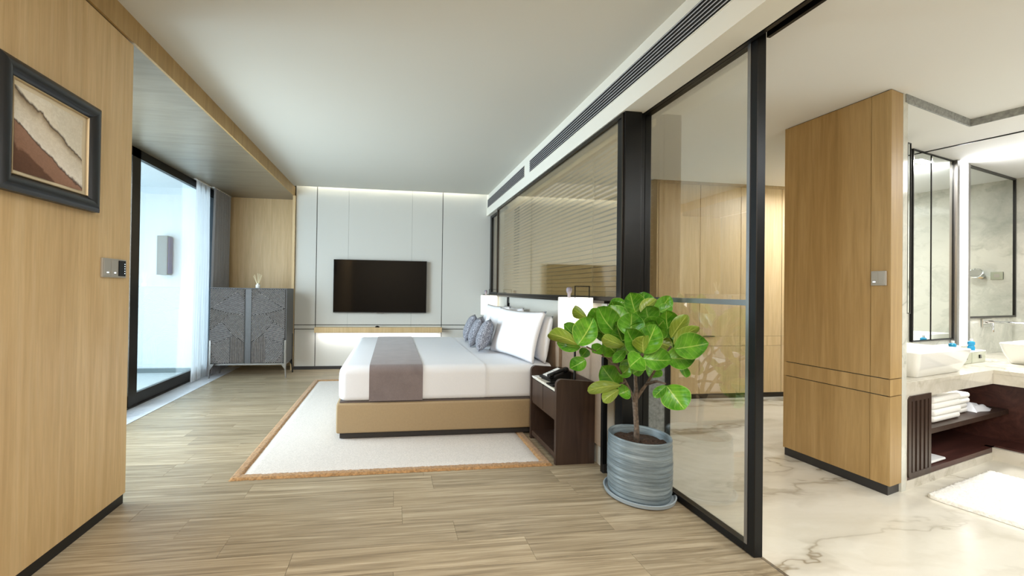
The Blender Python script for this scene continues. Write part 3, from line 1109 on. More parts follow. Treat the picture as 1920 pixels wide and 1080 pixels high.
def place_cushion(name, label, cat, group, mat, size, loc, lean, yaw, roll=0.0, seed=0, pinch=0.06):
    """stands on its lower edge at loc; lean tips it back towards +x; yaw turns it about z"""
    m = cushion(*size, pinch=pinch, seed=seed)
    rot = Matrix.Rotation(yaw, 4, 'Z') @ Matrix.Rotation(lean, 4, 'Y') @ Matrix.Rotation(R(90), 4, 'Z') @ Matrix.Translation((0, 0, size[1] / 2)) @ Matrix.Rotation(roll, 4, 'Y') @ Matrix.Translation((0, 0, -size[1] / 2))
    bmesh.ops.transform(m.bm, matrix=rot, verts=m.bm.verts[:])
    lo = min(v.co.z for v in m.bm.verts)
    for v in m.bm.verts:
        v.co.z -= lo
    o = m.build(name, mat, None, 180)
    o.location = loc
    return tag(o, label, cat, group)


PG = 'white pillows at the head of the bed'
place_cushion('pillow', 'white pillow standing behind, at the near side of the bed by the lamp', 'pillow', PG, MT['cotton'], (0.78, 0.46, 0.13), (1.455, 3.99, MZ + 0.001), R(9), R(0), seed=4)
place_cushion('pillow', 'white pillow standing behind, at the far side of the bed', 'pillow', PG, MT['cotton'], (0.80, 0.50, 0.13), (1.455, 4.86, MZ + 0.001), R(9), R(0), seed=5)
place_cushion('pillow', 'large white pillow leaning in front, nearest the bedside cabinet', 'pillow', PG, MT['cotton'], (0.92, 0.52, 0.14), (1.225, 4.03, MZ + 0.001), R(16), R(13), seed=6, pinch=0.09)
place_cushion('pillow', 'large white pillow leaning in front, behind the grey cushions', 'pillow', PG, MT['cotton'], (0.86, 0.52, 0.14), (1.25, 5.00, MZ + 0.001), R(14), R(5), seed=7)
CG = 'small grey speckled cushions'
place_cushion('cushion', 'grey speckled cushion standing nearest, in front of the near pillow', 'cushion', CG, MT['cushion'], (0.37, 0.37, 0.16), (0.985, 4.40, MZ + 0.007), R(20), R(-16), R(3), 1, 0.09)
place_cushion('cushion', 'grey speckled cushion in the middle of the three', 'cushion', CG, MT['cushion'], (0.37, 0.37, 0.16), (0.985, 4.86, MZ + 0.007), R(22), R(-14), R(-2), 2, 0.09)
place_cushion('cushion', 'grey speckled cushion farthest from the lamp, nearest the television wall', 'cushion', CG, MT['cushion'], (0.37, 0.37, 0.16), (1.0, 5.30, MZ + 0.007), R(20), R(-12), R(2), 3, 0.09)


# ------------------------------------------------------------------ bedside cabinets
def nightstand(loc, label):
    t = thing('bedside_cabinet', label, 'nightstand', loc, 0, 'dark bedside cabinets')
    # local frame: x = 0 front .. 0.32 back, y = -0.29 .. 0.29
    prof = [(0.0, 0.0), (0.0, 0.572)]
    r = 0.045
    for k in range(7):
        a = R(180 - 90 * k / 6)
        prof.append((r + r * math.cos(a), 0.574 + r + r * math.sin(a) - 0.0))
    prof += [(0.318, 0.640), (0.318, 0.0)]
    for y0, y1 in ((-0.295, -0.262), (0.262, 0.295)):
        MB().extrude(prof, 'y', y0, y1).build('side_panel', MT['darkwood'], t)
    B(0.012, 0.31, -0.262, 0.262, 0.556, 0.576).build('marble_top', MT['marble_counter'], t)
    B(0.300, 0.318, -0.262, 0.262, 0.04, 0.64).build('back_panel', MT['darkwood'], t)
    B(0.014, 0.30, -0.262, 0.262, 0.33, 0.345).build('rail', MT['darkwood'], t)
    B(0.010, 0.30, -0.262, 0.262, 0.03, 0.075, 0.004, 1).build('bottom_shelf', MT['darkwood'], t)
    for y0, y1 in ((-0.258, -0.006), (0.004, 0.258)):
        B(0.006, 0.26, y0, y1, 0.348, 0.552, 0.002, 1).build('drawer', MT['darkwood'], t)
    return t


nightstand((1.274, 3.222, 0.0), 'dark wood bedside cabinet with a marble top beside the potted plant')
nightstand((1.274, 6.13, 0.0), 'dark wood bedside cabinet on the far side of the bed, mostly hidden')


def table_lamp(loc, label, rs, hs):
    t = thing('table_lamp', label, 'lamp', loc, 0, 'white drum lamps beside the bed')
    MB().lathe([(0.0, 0.0), (0.05, 0.0), (0.05, 0.012), (0.012, 0.02), (0.009, 0.06), (0.009, hs), (0.0, hs)], n=24).build('stem', MT['black'], t, 40)
    m = MB().lathe([(rs, hs - 0.02), (rs, hs + 0.27), (rs - 0.003, hs + 0.27), (rs - 0.003, hs - 0.02), (rs, hs - 0.02)], n=48)
    m.build('shade', MT['shade'], t, 40)
    f = MB()
    zt = hs + 0.365
    f.box(0.0, 0.128, 0.012, 0.019, zt - 0.006, zt)
    f.box(0.0, 0.006, 0.012, 0.019, hs + 0.12, zt - 0.006)
    f.box(0.122, 0.128, 0.012, 0.019, hs + 0.12, zt - 0.006)
    f.build('handle_frame', MT['black'], t)
    MB().lathe([(0.0, hs + 0.262), (0.012, hs + 0.262), (0.012, hs + 0.30), (0.02, hs + 0.31), (0.024, hs + 0.335), (0.016, hs + 0.35), (0.0, hs + 0.352)], -0.05, 0.01, 16).build('finial', MT['lilac'], t, 50)
    return t


table_lamp((1.465, 3.016, 0.577), 'lit white drum lamp on the near bedside cabinet behind the plant', 0.133, 0.455)
table_lamp((1.475, 5.92, 0.577), 'lit white drum lamp across the bed by the television wall', 0.125, 0.425)
t = thing('reading_light', 'small black stick reading light on the wall beside the far lamp', 'lamp', (1.606, 5.30, 1.15))
B(-0.012, 0.0, -0.02, 0.02, -0.03, 0.03).build('bracket', MT['black'], t)
MB().tube([(-0.02, 0, -0.03), (-0.022, 0, 0.05), (-0.02, 0, 0.11)], 0.013, 10).build('arm', MT['black'], t, 60)

# telephone, pad and tray
t = thing('telephone', 'black desk telephone with printed key labels on the near bedside cabinet', 'telephone', (1.43, 3.31, 0.577), R(10))
MB().extrude([(-0.10, 0.0), (0.10, 0.0), (0.10, 0.075), (0.085, 0.08), (-0.10, 0.022)], 'y', -0.08, 0.10).build('base', MT['black'], t)
slope = math.atan2(0.058, 0.185)
rotm = Matrix.Translation((-0.10, 0, 0.0235)) @ Matrix.Rotation(-slope, 4, 'Y')
m = MB()
for i in range(4):
    for j in range(3):
        m.box(0.02 + i * 0.026, 0.04 + i * 0.026, 0.005 + j * 0.024, 0.022 + j * 0.024, 0.0, 0.006, mat=rotm)
m.build('keypad', MT['white'], t, stuff=True)
m = MB()
m.box(0.13, 0.185, 0.0, 0.085, 0.0, 0.003, mat=rotm)
m.build('label_card', MT['white'], t)
hs_ = MB()
hs_.box(0.0, 0.20, -0.075, -0.03, 0.012, 0.036, 0.010, 3, mat=rotm)
hs_.box(0.0, 0.045, -0.078, -0.027, 0.0, 0.03, 0.009, 3, mat=rotm)
hs_.box(0.155, 0.20, -0.078, -0.027, 0.0, 0.03, 0.009, 3, mat=rotm)
hs_.build('handset', MT['blackgloss'], t, 50)
t = thing('notepad', 'small white notepad on the marble beside the telephone', 'notepad', (1.302, 3.40, 0.577), R(10))
B(-0.03, 0.03, -0.045, 0.045, 0, 0.007).build('pages', MT['white'], t)
B(-0.03, -0.022, -0.045, 0.045, 0.007, 0.0085).build('binding', MT['greyplate'], t)
t = thing('remote_tray', 'flat black tray lying in front of the telephone', 'tray', (1.36, 3.105, 0.577), R(8))
B(-0.075, 0.075, -0.05, 0.05, 0, 0.006, 0.003, 2).build('tray_base', MT['black'], t)
m = MB()
m.box(-0.075, 0.075, -0.05, -0.045, 0.006, 0.014).box(-0.075, 0.075, 0.045, 0.05, 0.006, 0.014).box(-0.075, -0.07, -0.045, 0.045, 0.006, 0.014).box(0.07, 0.075, -0.045, 0.045, 0.006, 0.014)
m.build('rim', MT['black'], t)

# ------------------------------------------------------------------ potted fiddle-leaf fig
PX, PY = 1.655, 2.455
t = thing('potted_fig', 'fiddle-leaf fig tree in a ribbed blue-grey pot in front of the glass door', 'plant', (PX, PY, 0))
MB().lathe([(0.0, 0.0), (0.19, 0.0), (0.216, 0.012), (0.222, 0.034), (0.214, 0.036), (0.205, 0.018), (0.0, 0.014)], n=56).build('saucer', plain('saucer_glaze', (150, 162, 170), 0.35), t, 40)
prof = [(0.0, 0.016), (0.186, 0.016), (0.192, 0.03)]
for k in range(1, 40):
    z = 0.03 + 0.36 * k / 40
    prof.append((0.192 + 0.006 * math.sin(PI * k / 40) + 0.0018 * math.sin(k * 2.1) + 0.001 * math.sin(k * 5.3), z))
prof += [(0.195, 0.395), (0.192, 0.402), (0.184, 0.402), (0.178, 0.394), (0.174, 0.34), (0.0, 0.335)]
MB().lathe(prof, n=64).build('pot', MT['pot'], t, 60)
m = MB()
rs_ = random.Random(5)
m.grid(lambda u, v: (0.175 * u * math.cos(2 * PI * v), 0.175 * u * math.sin(2 * PI * v), 0.350 + rs_.uniform(-0.006, 0.008)), 8, 40)
m.build('soil', MT['soil'], t)
trunk = MB()
trunk.tube([(1.640, 2.46, 0.34), (1.638, 2.46, 0.44), (1.630, 2.46, 0.54), (1.624, 2.458, 0.61), (1.628, 2.455, 0.70), (1.61, 2.44, 0.82), (1.59, 2.42, 0.93), (1.585, 2.41, 1.06)],
           [0.021, 0.017, 0.016, 0.018, 0.013, 0.010, 0.008, 0.006], 10)
trunk.build('trunk', MT['bark'], t, 180, world=True)
BR = [[(1.626, 2.458, 0.60), (1.60, 2.45, 0.66), (1.54, 2.44, 0.76), (1.47, 2.42, 0.86), (1.38, 2.40, 0.93), (1.23, 2.37, 1.0)],
      [(1.628, 2.456, 0.63), (1.665, 2.45, 0.69), (1.695, 2.44, 0.74), (1.715, 2.40, 0.82), (1.715, 2.33, 0.92), (1.70, 2.22, 1.02)],
      [(1.695, 2.44, 0.74), (1.71, 2.36, 0.775), (1.69, 2.25, 0.785)],
      [(1.62, 2.45, 0.80), (1.57, 2.36, 0.88), (1.50, 2.22, 0.95), (1.475, 2.17, 0.975)],
      [(1.54, 2.44, 0.76), (1.51, 2.44, 0.745), (1.488, 2.42, 0.73)],
      [(1.60, 2.43, 0.88), (1.65, 2.46, 1.02), (1.665, 2.48, 1.17)],
      [(1.47, 2.42, 0.86), (1.45, 2.44, 1.0), (1.43, 2.46, 1.10)],
      [(1.475, 2.17, 0.975), (1.50, 2.20, 1.04), (1.53, 2.27, 1.09)]]
for p in BR:
    n_ = len(p)
    MB().tube(p, [0.012 - 0.007 * k / max(1, n_ - 1) for k in range(n_)], 8).build('branch', MT['bark'], t, 180, world=True)

LEAVES = [
    (1.165,2.350,1.023, 1.225,2.280,1.184, 0.122,'f'), (1.166,2.360,1.018, 0.949,2.300,1.091, 0.073,'u'),
    (1.205,2.420,0.989, 1.071,2.450,1.014, 0.072,'f'), (1.226,2.500,1.052, 1.138,2.500,1.130, 0.078,'f'),
    (1.295,2.500,1.176, 1.178,2.450,1.240, 0.061,'u'), (1.437,2.360,1.076, 1.300,2.360,1.245, 0.124,'f'),
    (1.406,2.500,1.060, 1.325,2.500,1.226, 0.099,'f'), (1.458,2.260,1.084, 1.465,2.260,1.217, 0.119,'f'),
    (1.457,2.160,0.997, 1.331,2.100,1.138, 0.098,'f'), (1.481,2.160,0.997, 1.511,2.100,1.159, 0.108,'f'),
    (1.450,2.120,1.003, 1.408,2.060,1.100, 0.076,'u'), (1.455,2.150,0.969, 1.298,2.020,0.935, 0.096,'f'),
    (1.483,2.160,0.960, 1.577,2.060,0.966, 0.111,'f'), (1.411,2.250,1.021, 1.233,2.180,1.079, 0.062,'u'),
    (1.412,2.250,0.990, 1.298,2.180,0.933, 0.047,'f'), (1.476,2.340,1.000, 1.416,2.340,1.133, 0.100,'f'),
    (1.652,2.500,1.203, 1.609,2.500,1.341, 0.115,'f'), (1.736,2.550,1.217, 1.744,2.550,1.347, 0.117,'f'),
    (1.626,2.300,1.145, 1.552,2.250,1.263, 0.112,'f'), (1.625,2.400,1.221, 1.711,2.380,1.303, 0.063,'u'),
    (1.740,2.400,1.209, 1.800,2.369,1.323, 0.079,'f'), (1.684,2.300,1.231, 1.757,2.300,1.263, 0.060,'f'),
    (1.724,2.260,1.079, 1.667,2.220,1.239, 0.103,'f'), (1.690,2.200,1.083, 1.723,2.120,1.216, 0.067,'u'),
    (1.672,2.150,1.048, 1.737,2.050,1.155, 0.059,'u'), (1.657,2.120,1.023, 1.739,1.980,1.071, 0.118,'f'),
    (1.663,2.200,0.959, 1.748,2.080,0.971, 0.119,'f'), (1.800,2.359,1.027, 1.800,2.384,1.113, 0.087,'f'),
    (1.767,2.200,0.898, 1.749,2.150,0.847, 0.046,'f'), (1.474,2.400,0.742, 1.238,2.360,0.723, 0.063,'u'),
    (1.496,2.450,0.721, 1.381,2.450,0.858, 0.121,'f'), (1.478,2.420,0.705, 1.362,2.400,0.644, 0.063,'u'),
    (1.487,2.420,0.680, 1.543,2.400,0.712, 0.079,'f'), (1.490,2.420,0.801, 1.542,2.400,0.857, 0.067,'f'),
    (1.244,2.420,0.905, 1.135,2.400,0.859, 0.075,'f'), (1.351,2.400,0.999, 1.266,2.360,0.963, 0.066,'f'),
    (1.653,2.200,0.783, 1.538,2.150,0.732, 0.046,'f'), (1.665,2.200,0.779, 1.709,2.120,0.671, 0.131,'f'),
    (1.525,2.600,1.230, 1.627,2.600,1.279, 0.085,'f'), (1.601,2.600,1.153, 1.534,2.600,1.278, 0.107,'f'),
    (1.505,2.200,0.894, 1.381,2.120,0.879, 0.046,'f'), (1.633,2.450,1.123, 1.726,2.450,1.202, 0.089,'f'),
    (1.652,2.300,1.043, 1.729,2.250,1.011, 0.078,'u'), (1.444,2.550,1.012, 1.438,2.550,1.130, 0.096,'f'),
    (1.467,2.450,0.951, 1.422,2.450,1.061, 0.097,'f'), (1.798,2.500,0.839, 1.726,2.450,0.779, 0.089,'f'),
    (1.600,2.450,0.892, 1.511,2.420,0.817, 0.072,'f'), (1.301,2.500,0.961, 1.233,2.450,0.920, 0.057,'f'),
    (1.573,2.550,0.866, 1.648,2.550,0.788, 0.092,'f'), (1.800,2.469,1.105, 1.800,2.434,1.232, 0.099,'f'),
    (1.800,2.281,1.045, 1.788,2.300,1.121, 0.069,'f'), (1.425,2.600,1.091, 1.507,2.600,1.170, 0.094,'f')
]


def leaf(bx, by, bz, tx, ty, tz, w, kind, seed):
    rnd = random.Random(seed)
    b, tp = Vector((bx, by, bz)), Vector((tx, ty, tz))
    d = tp - b
    ln = d.length
    d.normalize()
    b = b - d * ln * 0.06
    ln *= 1.12
    hint = Vector((-0.45 + rnd.uniform(-.25, .25), -0.85, 0.40 + rnd.uniform(-.2, .2)))
    nrm = (hint - d * hint.dot(d)).normalized()
    if kind == 'u':
        nrm = (nrm * -1 + Vector((0, 0, 0.5))).normalized()
        nrm = (nrm - d * nrm.dot(d)).normalized()
    side = d.cross(nrm).normalized()
    cup = rnd.uniform(0.25, 0.60)
    bend = rnd.uniform(0.05, 0.14) * (1 if kind == 'f' else -1)
    ph = rnd.uniform(0, 6)

    def fn(u, v):
        a = v * 2 - 1
        prof_ = max(0.0, math.sin(PI * min(1.0, u ** 0.95))) ** 0.62 * (0.86 + 0.20 * u)
        hw = w / 2 * 1.34 * prof_
        wav = 0.05 * w * a * a * math.sin(9 * u + ph + (2 if a > 0 else 0))
        off = cup * hw * a * a + wav * min(1, 3 * u) - 0.012 * w * max(0, 1 - abs(a) * 6)
        lift = bend * ln * (math.sin(PI * u) - 0.4 * u * u)
        return b + d * (u * ln) + side * (a * hw) + nrm * (off - lift)
    m = MB()
    m.grid(fn, 14, 10, uv=True)
    o = m.build('leaf', MT['leaf'], t, 180, world=True, fix=False)
    # the upper face must be the one that looks along nrm
    c = sum((p.normal for p in o.data.polygons), Vector())
    if c.dot(nrm) < 0:
        o.data.flip_normals()
    return o


for i_, L_ in enumerate(LEAVES):
    leaf(*L_, seed=100 + i_)
rl = random.Random(77)
for i_ in range(26):                                   # inner and rear leaves that close the crown
    a_ = rl.uniform(0, 2 * PI)
    rr_ = rl.uniform(0.05, 0.22)
    bz_ = rl.uniform(0.93, 1.14)
    bx_, by_ = 1.56 + rr_ * math.cos(a_) * 0.9, 2.42 + rr_ * math.sin(a_) * 0.7
    ex_, ey_ = math.cos(a_) * rl.uniform(0.06, 0.13), math.sin(a_) * 0.10
    bx_ = min(bx_, 1.70)
    leaf(bx_, by_, bz_, min(bx_ + ex_, 1.78), by_ + ey_, bz_ + rl.uniform(0.04, 0.15), rl.uniform(0.10, 0.13), 'f', seed=300 + i_)

# ------------------------------------------------------------------ carved cabinet
CX0, CX1, CY0, CY1, CZ0, CZ1 = -2.645, -1.568, 6.185, 6.60, 0.215, 1.325
t = thing('carved_cabinet', 'grey two-door cabinet with carved line facets in the window niche', 'cabinet', (-2.105, 6.39, 0))
B(CX0, CX1, CY0 + 0.016, CY1, CZ0, CZ1, 0.003, 1).build('body', MT['cabbody'], t, world=True)
B(CX0 - 0.002, CX1 + 0.002, CY0 + 0.004, CY1 + 0.002, CZ1, CZ1 + 0.012, 0.002, 1).build('top', MT['cabbody'], t, world=True)
B(CX0 + 0.02, CX1 - 0.02, CY0 + 0.05, CY1 - 0.03, CZ0 - 0.03, CZ0).build('under_frame', MT['steel'], t, world=True)
POLYS = [([(175, 115), (455, 115), (450, 145), (200, 310), (175, 322)], 32), ([(455, 115), (525, 115), (525, 232), (450, 145)], 62),
         ([(200, 310), (450, 145), (525, 232), (525, 385), (380, 370), (200, 324)], 14), ([(175, 322), (380, 370), (290, 450), (175, 545)], 58),
         ([(380, 370), (525, 385), (525, 668), (410, 588), (290, 450)], -42), ([(175, 545), (290, 450), (410, 590), (380, 612), (175, 702)], 8),
         ([(175, 702), (380, 612), (380, 880), (265, 880), (175, 755)], -32), ([(380, 612), (410, 590), (525, 668), (525, 880), (380, 880)], 90),
         ([(175, 755), (265, 880), (175, 880)], 45)]


def carved_door(xa, xb, mirror):
    d_ = B(xa, xb, CY0 + 0.006, CY0 + 0.016, CZ0 + 0.012, CZ1 - 0.004).build('door', MT['carved_low'], t, world=True)
    m = MB()
    zb_, zt_ = CZ0 + 0.012, CZ1 - 0.004

    def cv(p):
        f = (p[0] - 175) / 350
        if mirror:
            f = 1 - f
        return (xa + (xb - xa) * f, zt_ - (p[1] - 115) / 765 * (zt_ - zb_))
    for poly, ang in POLYS:
        pts = [cv(p) for p in poly]
        a = R(180 - ang if mirror else ang)
        dx, dz = math.cos(a), math.sin(a)
        nx_, nz_ = -dz, dx
        ds = [p[0] * nx_ + p[1] * nz_ for p in pts]
        sp = 0.0175
        s = min(ds) + sp * 0.5
        while s < max(ds):
            hits = []
            for (p, q_) in zip(pts, pts[1:] + pts[:1]):
                e0, e1 = p[0] * nx_ + p[1] * nz_ - s, q_[0] * nx_ + q_[1] * nz_ - s
                if (e0 < 0) != (e1 < 0):
                    f = e0 / (e0 - e1)
                    hits.append((p[0] + (q_[0] - p[0]) * f) * dx + (p[1] + (q_[1] - p[1]) * f) * dz)
            hits.sort()
            for h0, h1 in zip(hits[::2], hits[1::2]):
                if h1 - h0 < 0.006:
                    continue
                h0 += 0.002
                h1 -= 0.002
                w_ = 0.0045
                vs = []
                for h in (h0, h1):
                    bx_, bz_ = nx_ * s + dx * h, nz_ * s + dz * h
                    vs.append([m.bm.verts.new((bx_ - nx_ * w_, CY0 + 0.006, bz_ - nz_ * w_)), m.bm.verts.new((bx_, CY0 - 0.003, bz_)), m.bm.verts.new((bx_ + nx_ * w_, CY0 + 0.006, bz_ + nz_ * w_))])
                a_, b_ = vs
                m.bm.faces.new((a_[0], a_[1], b_[1], b_[0]))
                m.bm.faces.new((a_[1], a_[2], b_[2], b_[1]))
                m.bm.faces.new((a_[0], a_[2], a_[1]))
                m.bm.faces.new((b_[0], b_[1], b_[2]))
            s += sp
    m.build('carved_ridges', MT['carved'], d_, world=True, stuff=True)
    return d_


carved_door(CX0 + 0.004, -2.165, False)
carved_door(-2.066, CX1 - 0.022, True)
B(-2.148, -2.068, CY0 - 0.002, CY0 + 0.02, CZ0 + 0.004, CZ1 - 0.002).build('centre_stile', MT['cabbody'], t, world=True)
B(-2.163, -2.150, CY0 - 0.002, CY0 + 0.012, CZ0 + 0.004, CZ1 - 0.13).build('finger_slot', MT['groove'], t, world=True)
for (lx, ly, out, hz) in ((CX0 + 0.012, CY0 + 0.016, -1, 0.56), (CX1 - 0.012, CY0 + 0.016, 1, 0.56), (CX0 + 0.012, CY1 - 0.03, -1, 0.5), (CX1 - 0.006, CY1 - 0.02, 1, 0.62)):
    lg = MB()
    lg.extrude([(lx - out * 0.012, hz), (lx + out * 0.012, hz), (lx + out * 0.014, 0.2), (lx + out * 0.020, 0.0), (lx + out * 0.006, 0.0), (lx - out * 0.004, 0.13), (lx - out * 0.05, 0.196), (lx - out * 0.06, 0.215), (lx - out * 0.012, 0.215)], 'y', ly - 0.022, ly + 0.006)
    lg.build('leg', MT['black'] if hz > 0.6 else MT['steel'], t, world=True)
B(CX1 - 0.045, CX1 - 0.026, CY0 - 0.001, CY0 + 0.02, CZ0, 0.6).build('corner_inlay', MT['groove'], t, world=True)

t = thing('reed_diffuser', 'tiny white bottle with pale reeds standing on the carved cabinet', 'diffuser', (-2.05, 6.40, CZ1 + 0.012))
MB().lathe([(0.0, 0.0), (0.03, 0.0), (0.033, 0.006), (0.033, 0.045), (0.027, 0.054), (0.014, 0.058), (0.014, 0.072), (0.0, 0.072)], n=24).build('bottle', MT['ceramic'], t, 40)
for k, (a, b) in enumerate(((-0.07, 0.01), (-0.045, -0.02), (-0.012, 0.02), (0.02, -0.01), (0.05, 0.015), (0.03, 0.03))):
    MB().tube([(a * 0.08, b * 0.1, 0.04), (a, b, 0.235 - 0.05 * abs(a) / 0.07)], 0.0035, 6).build('reed', plain('pale_reed', (232, 220, 184), 0.7) if k == 0 else bpy.data.materials['pale_reed'], t)


# ------------------------------------------------------------------ curtains
def curtain(name, label, x, y0, y1, z0, z1, folds, amp, mat, flare=0.0, seed=1):
    rnd = random.Random(seed)
    ph = [rnd.uniform(-0.5, 0.5) for _ in range(folds + 2)]

    def fn(u, v):
        k = u * folds
        i = int(k)
        z = z0 + (z1 - z0) * v
        a = amp * (0.75 + 0.5 * ph[min(i, folds)] * 0.5)
        low = 1 - v
        yy_ = y0 + (y1 - y0) * u - flare * (1 - u) * low * low
        xx_ = x + a * math.sin(2 * PI * k + 0.4 * ph[i] * low) + 0.006 * math.sin(7 * v + k * 2)
        return (xx_, yy_ + 0.012 * math.sin(4 * PI * k) * low, z)
    t_ = thing(name, label, 'curtain', (x, (y0 + y1) / 2, z0))
    m = MB()
    m.grid(fn, folds * 10, 16)
    m.build('cloth', mat, t_, 180, world=True, fix=False)
    m = MB()
    m.box(x - 0.018, x + 0.018, y0 - 0.03, y1, z1, z1 + 0.012)
    m.build('heading_track', MT['white'], t_, world=True)
    return t_


curtain('sheer_curtain', 'white translucent sheer curtain drawn to the end of the window', -2.765, 5.98, 6.42, 0.012, HBAY - 0.014, 9, 0.022, MT['sheer'], 0.07, 3)
curtain('drape', 'grey drape bunched beside the carved cabinet', -2.725, 6.44, 7.06, 0.012, HBAY - 0.014, 7, 0.038, MT['drape'], 0.14, 4)

# ------------------------------------------------------------------ bathroom nook
NZ = 2.70
VB = 0.42
UR = 3.66


def nstruct(name, m, mat):
    bmesh.ops.transform(m.bm, matrix=VM, verts=m.bm.verts[:])
    return struct(name, m, mat)


nstruct('ceiling', MB().box(-0.03, UR, 0.0, VB, NZ, HB + 0.0).box(1.0, UR, -2.4, 0.0, NZ, HB), MT['paint_bath'])
nstruct('trim_8', MB().box(-0.03, 1.0, -0.006, 0.004, NZ - 0.002, HB).box(0.994, 1.004, -2.4, 0.0, NZ - 0.002, HB), MT['stone'])
nstruct('trim_9', MB().box(1.50, 1.515, -2.4, VB, NZ - 0.008, NZ), MT['black'])
nstruct('wall_bath_back', MB().box(-0.06, UR + 0.1, VB, VB + 0.1, 0.0, HB + 0.1), MT['marble_wall'])
nstruct('wall_bath_side', MB().box(-0.058, 0.006, 0.0, VB, 0.0, HB), MT['marble_wall'])
nstruct('wall_bath_right', MB().box(UR, UR + 0.1, -3.0, VB, 0.0, HB + 0.1), MT['marble_wall'])


def nthing(name, label, cat, u, v, z=0.0, rz=0.0, group=None):
    p = nook(u, v, z)
    return thing(name, label, cat, p, VROT + rz, group)


CT = 0.745
t = nthing('vanity', 'marble-topped vanity with dark wood shelves beside the oak column', 'vanity', 0, 0)
MB().box(0.008, 1.46, 0.0, VB - 0.002, CT - 0.03, CT).box(1.46, UR - 0.01, -1.7, VB - 0.002, CT - 0.03, CT).build('countertop', MT['marble_counter'], t)
MB().box(0.008, 1.46, 0.002, 0.03, 0.63, CT - 0.031).box(1.462, 1.49, -1.7, 0.002, 0.63, CT - 0.031).build('apron', MT['marble_counter'], t)
MB().box(0.008, 1.46, 0.0, 0.05, 0.0, 0.062).box(1.46, 1.51, -1.7, 0.05, 0.0, 0.10).build('plinth', MT['marble_counter'], t)
B(0.008, 0.024, 0.002, 0.05, 0.062, 0.66).build('end_strip', MT['marble_counter'], t)
B(0.03, 1.9, 0.36, 0.385, 0.07, 0.70).build('back_panel', MT['darkwood'], t)
B(1.80, 1.83, -1.7, 0.36, 0.07, 0.71).build('side_panel', MT['redwood'], t)
B(0.36, 1.80, 0.004, 0.36, 0.345, 0.383).build('shelf', MT['darkwood'], t)
MB().box(0.03, 1.80, 0.004, 0.36, 0.063, 0.10).box(1.50, 1.80, -1.7, 0.004, 0.10, 0.115).build('bottom_board', MT['redwood'], t)
# slatted door with two round corners on its left
dm = MB()
x0, x1, z0, z1, bd, r = 0.026, 0.356, 0.075, 0.650, 0.038, 0.03
dm.box(x1 - bd, x1, -0.006, 0.02, z0, z1)
dm.extrude([(x0 + r, z0), (x1 - bd, z0), (x1 - bd, z0 + bd), (x0 + bd, z0 + bd), (x0 + bd, z1 - bd), (x1 - bd, z1 - bd), (x1 - bd, z1), (x0 + r, z1), (x0 + 0.009, z1 - 0.009), (x0, z1 - r), (x0, z0 + r), (x0 + 0.009, z0 + 0.009)], 'y', -0.006, 0.02)
door = dm.build('slatted_door', MT['darkwood'], t)
B(x0 + bd, x1 - bd, 0.014, 0.02, z0 + bd, z1 - bd).build('door_back', MT['groove'], door)
for k in range(4):
    a = x0 + bd + 0.022 + k * 0.062
    B(a, a + 0.034, -0.004, 0.014, z0 + bd, z1 - bd).build('slat', MT['darkwood'], door)


def basin(label, u, v, hw, hd, group='white vessel basins'):
    t_ = nthing('wash_basin', label, 'basin', u, v, CT, 0, group)

    def ring(hx, hy, z, r):
        pts = []
        for cx_, cy_, a0 in ((hx - r, hy - r, 0), (-hx + r, hy - r, 90), (-hx + r, -hy + r, 180), (hx - r, -hy + r, 270)):
            for k in range(7):
                a = R(a0 + 15 * k)
                pts.append((cx_ + r * math.cos(a), cy_ + r * math.sin(a), z))
        return pts
    m = MB()
    secs = [ring(hw - 0.085, hd - 0.05, 0.0, 0.03), ring(hw - 0.075, hd - 0.042, 0.006, 0.035), ring(hw - 0.03, hd - 0.015, 0.09, 0.035), ring(hw, hd, 0.185, 0.03),
            ring(hw - 0.006, hd - 0.006, 0.190, 0.028), ring(hw - 0.014, hd - 0.014, 0.185, 0.025), ring(hw - 0.06, hd - 0.05, 0.05, 0.05), ring(hw - 0.14, hd - 0.09, 0.03, 0.03)]
    vs = [[m.bm.verts.new(p) for p in s] for s in secs]
    for a, b in zip(vs, vs[1:]):
        for k in range(len(a)):
            k2 = (k + 1) % len(a)
            m.bm.faces.new((a[k], a[k2], b[k2], b[k]))
    m.bm.faces.new(vs[0][::-1])
    m.bm.faces.new(vs[-1])
    m.build('bowl', MT['ceramic'], t_, 40)
    MB().lathe([(0.0, 0.031), (0.022, 0.031), (0.022, 0.035), (0.0, 0.036)], n=20).build('drain', MT['chrome'], t_)
    return t_


basin('white vessel basin on the marble counter next to the oak column', 0.68, 0.205, 0.44, 0.19)
basin('white vessel basin at the right edge under the long wall tap', 2.55, -0.12, 0.47, 0.25)


def frame4(m, u0, u1, z0, z1, w, y0, y1, skip=()):
    if 'l' not in skip:
        m.box(u0, u0 + w, y0, y1, z0, z1)
    if 'r' not in skip:
        m.box(u1 - w, u1, y0, y1, z0, z1)
    m.box(u0 + w, u1 - w, y0, y1, z1 - w, z1)
    m.box(u0 + w, u1 - w, y0, y1, z0, z0 + w)
    return m


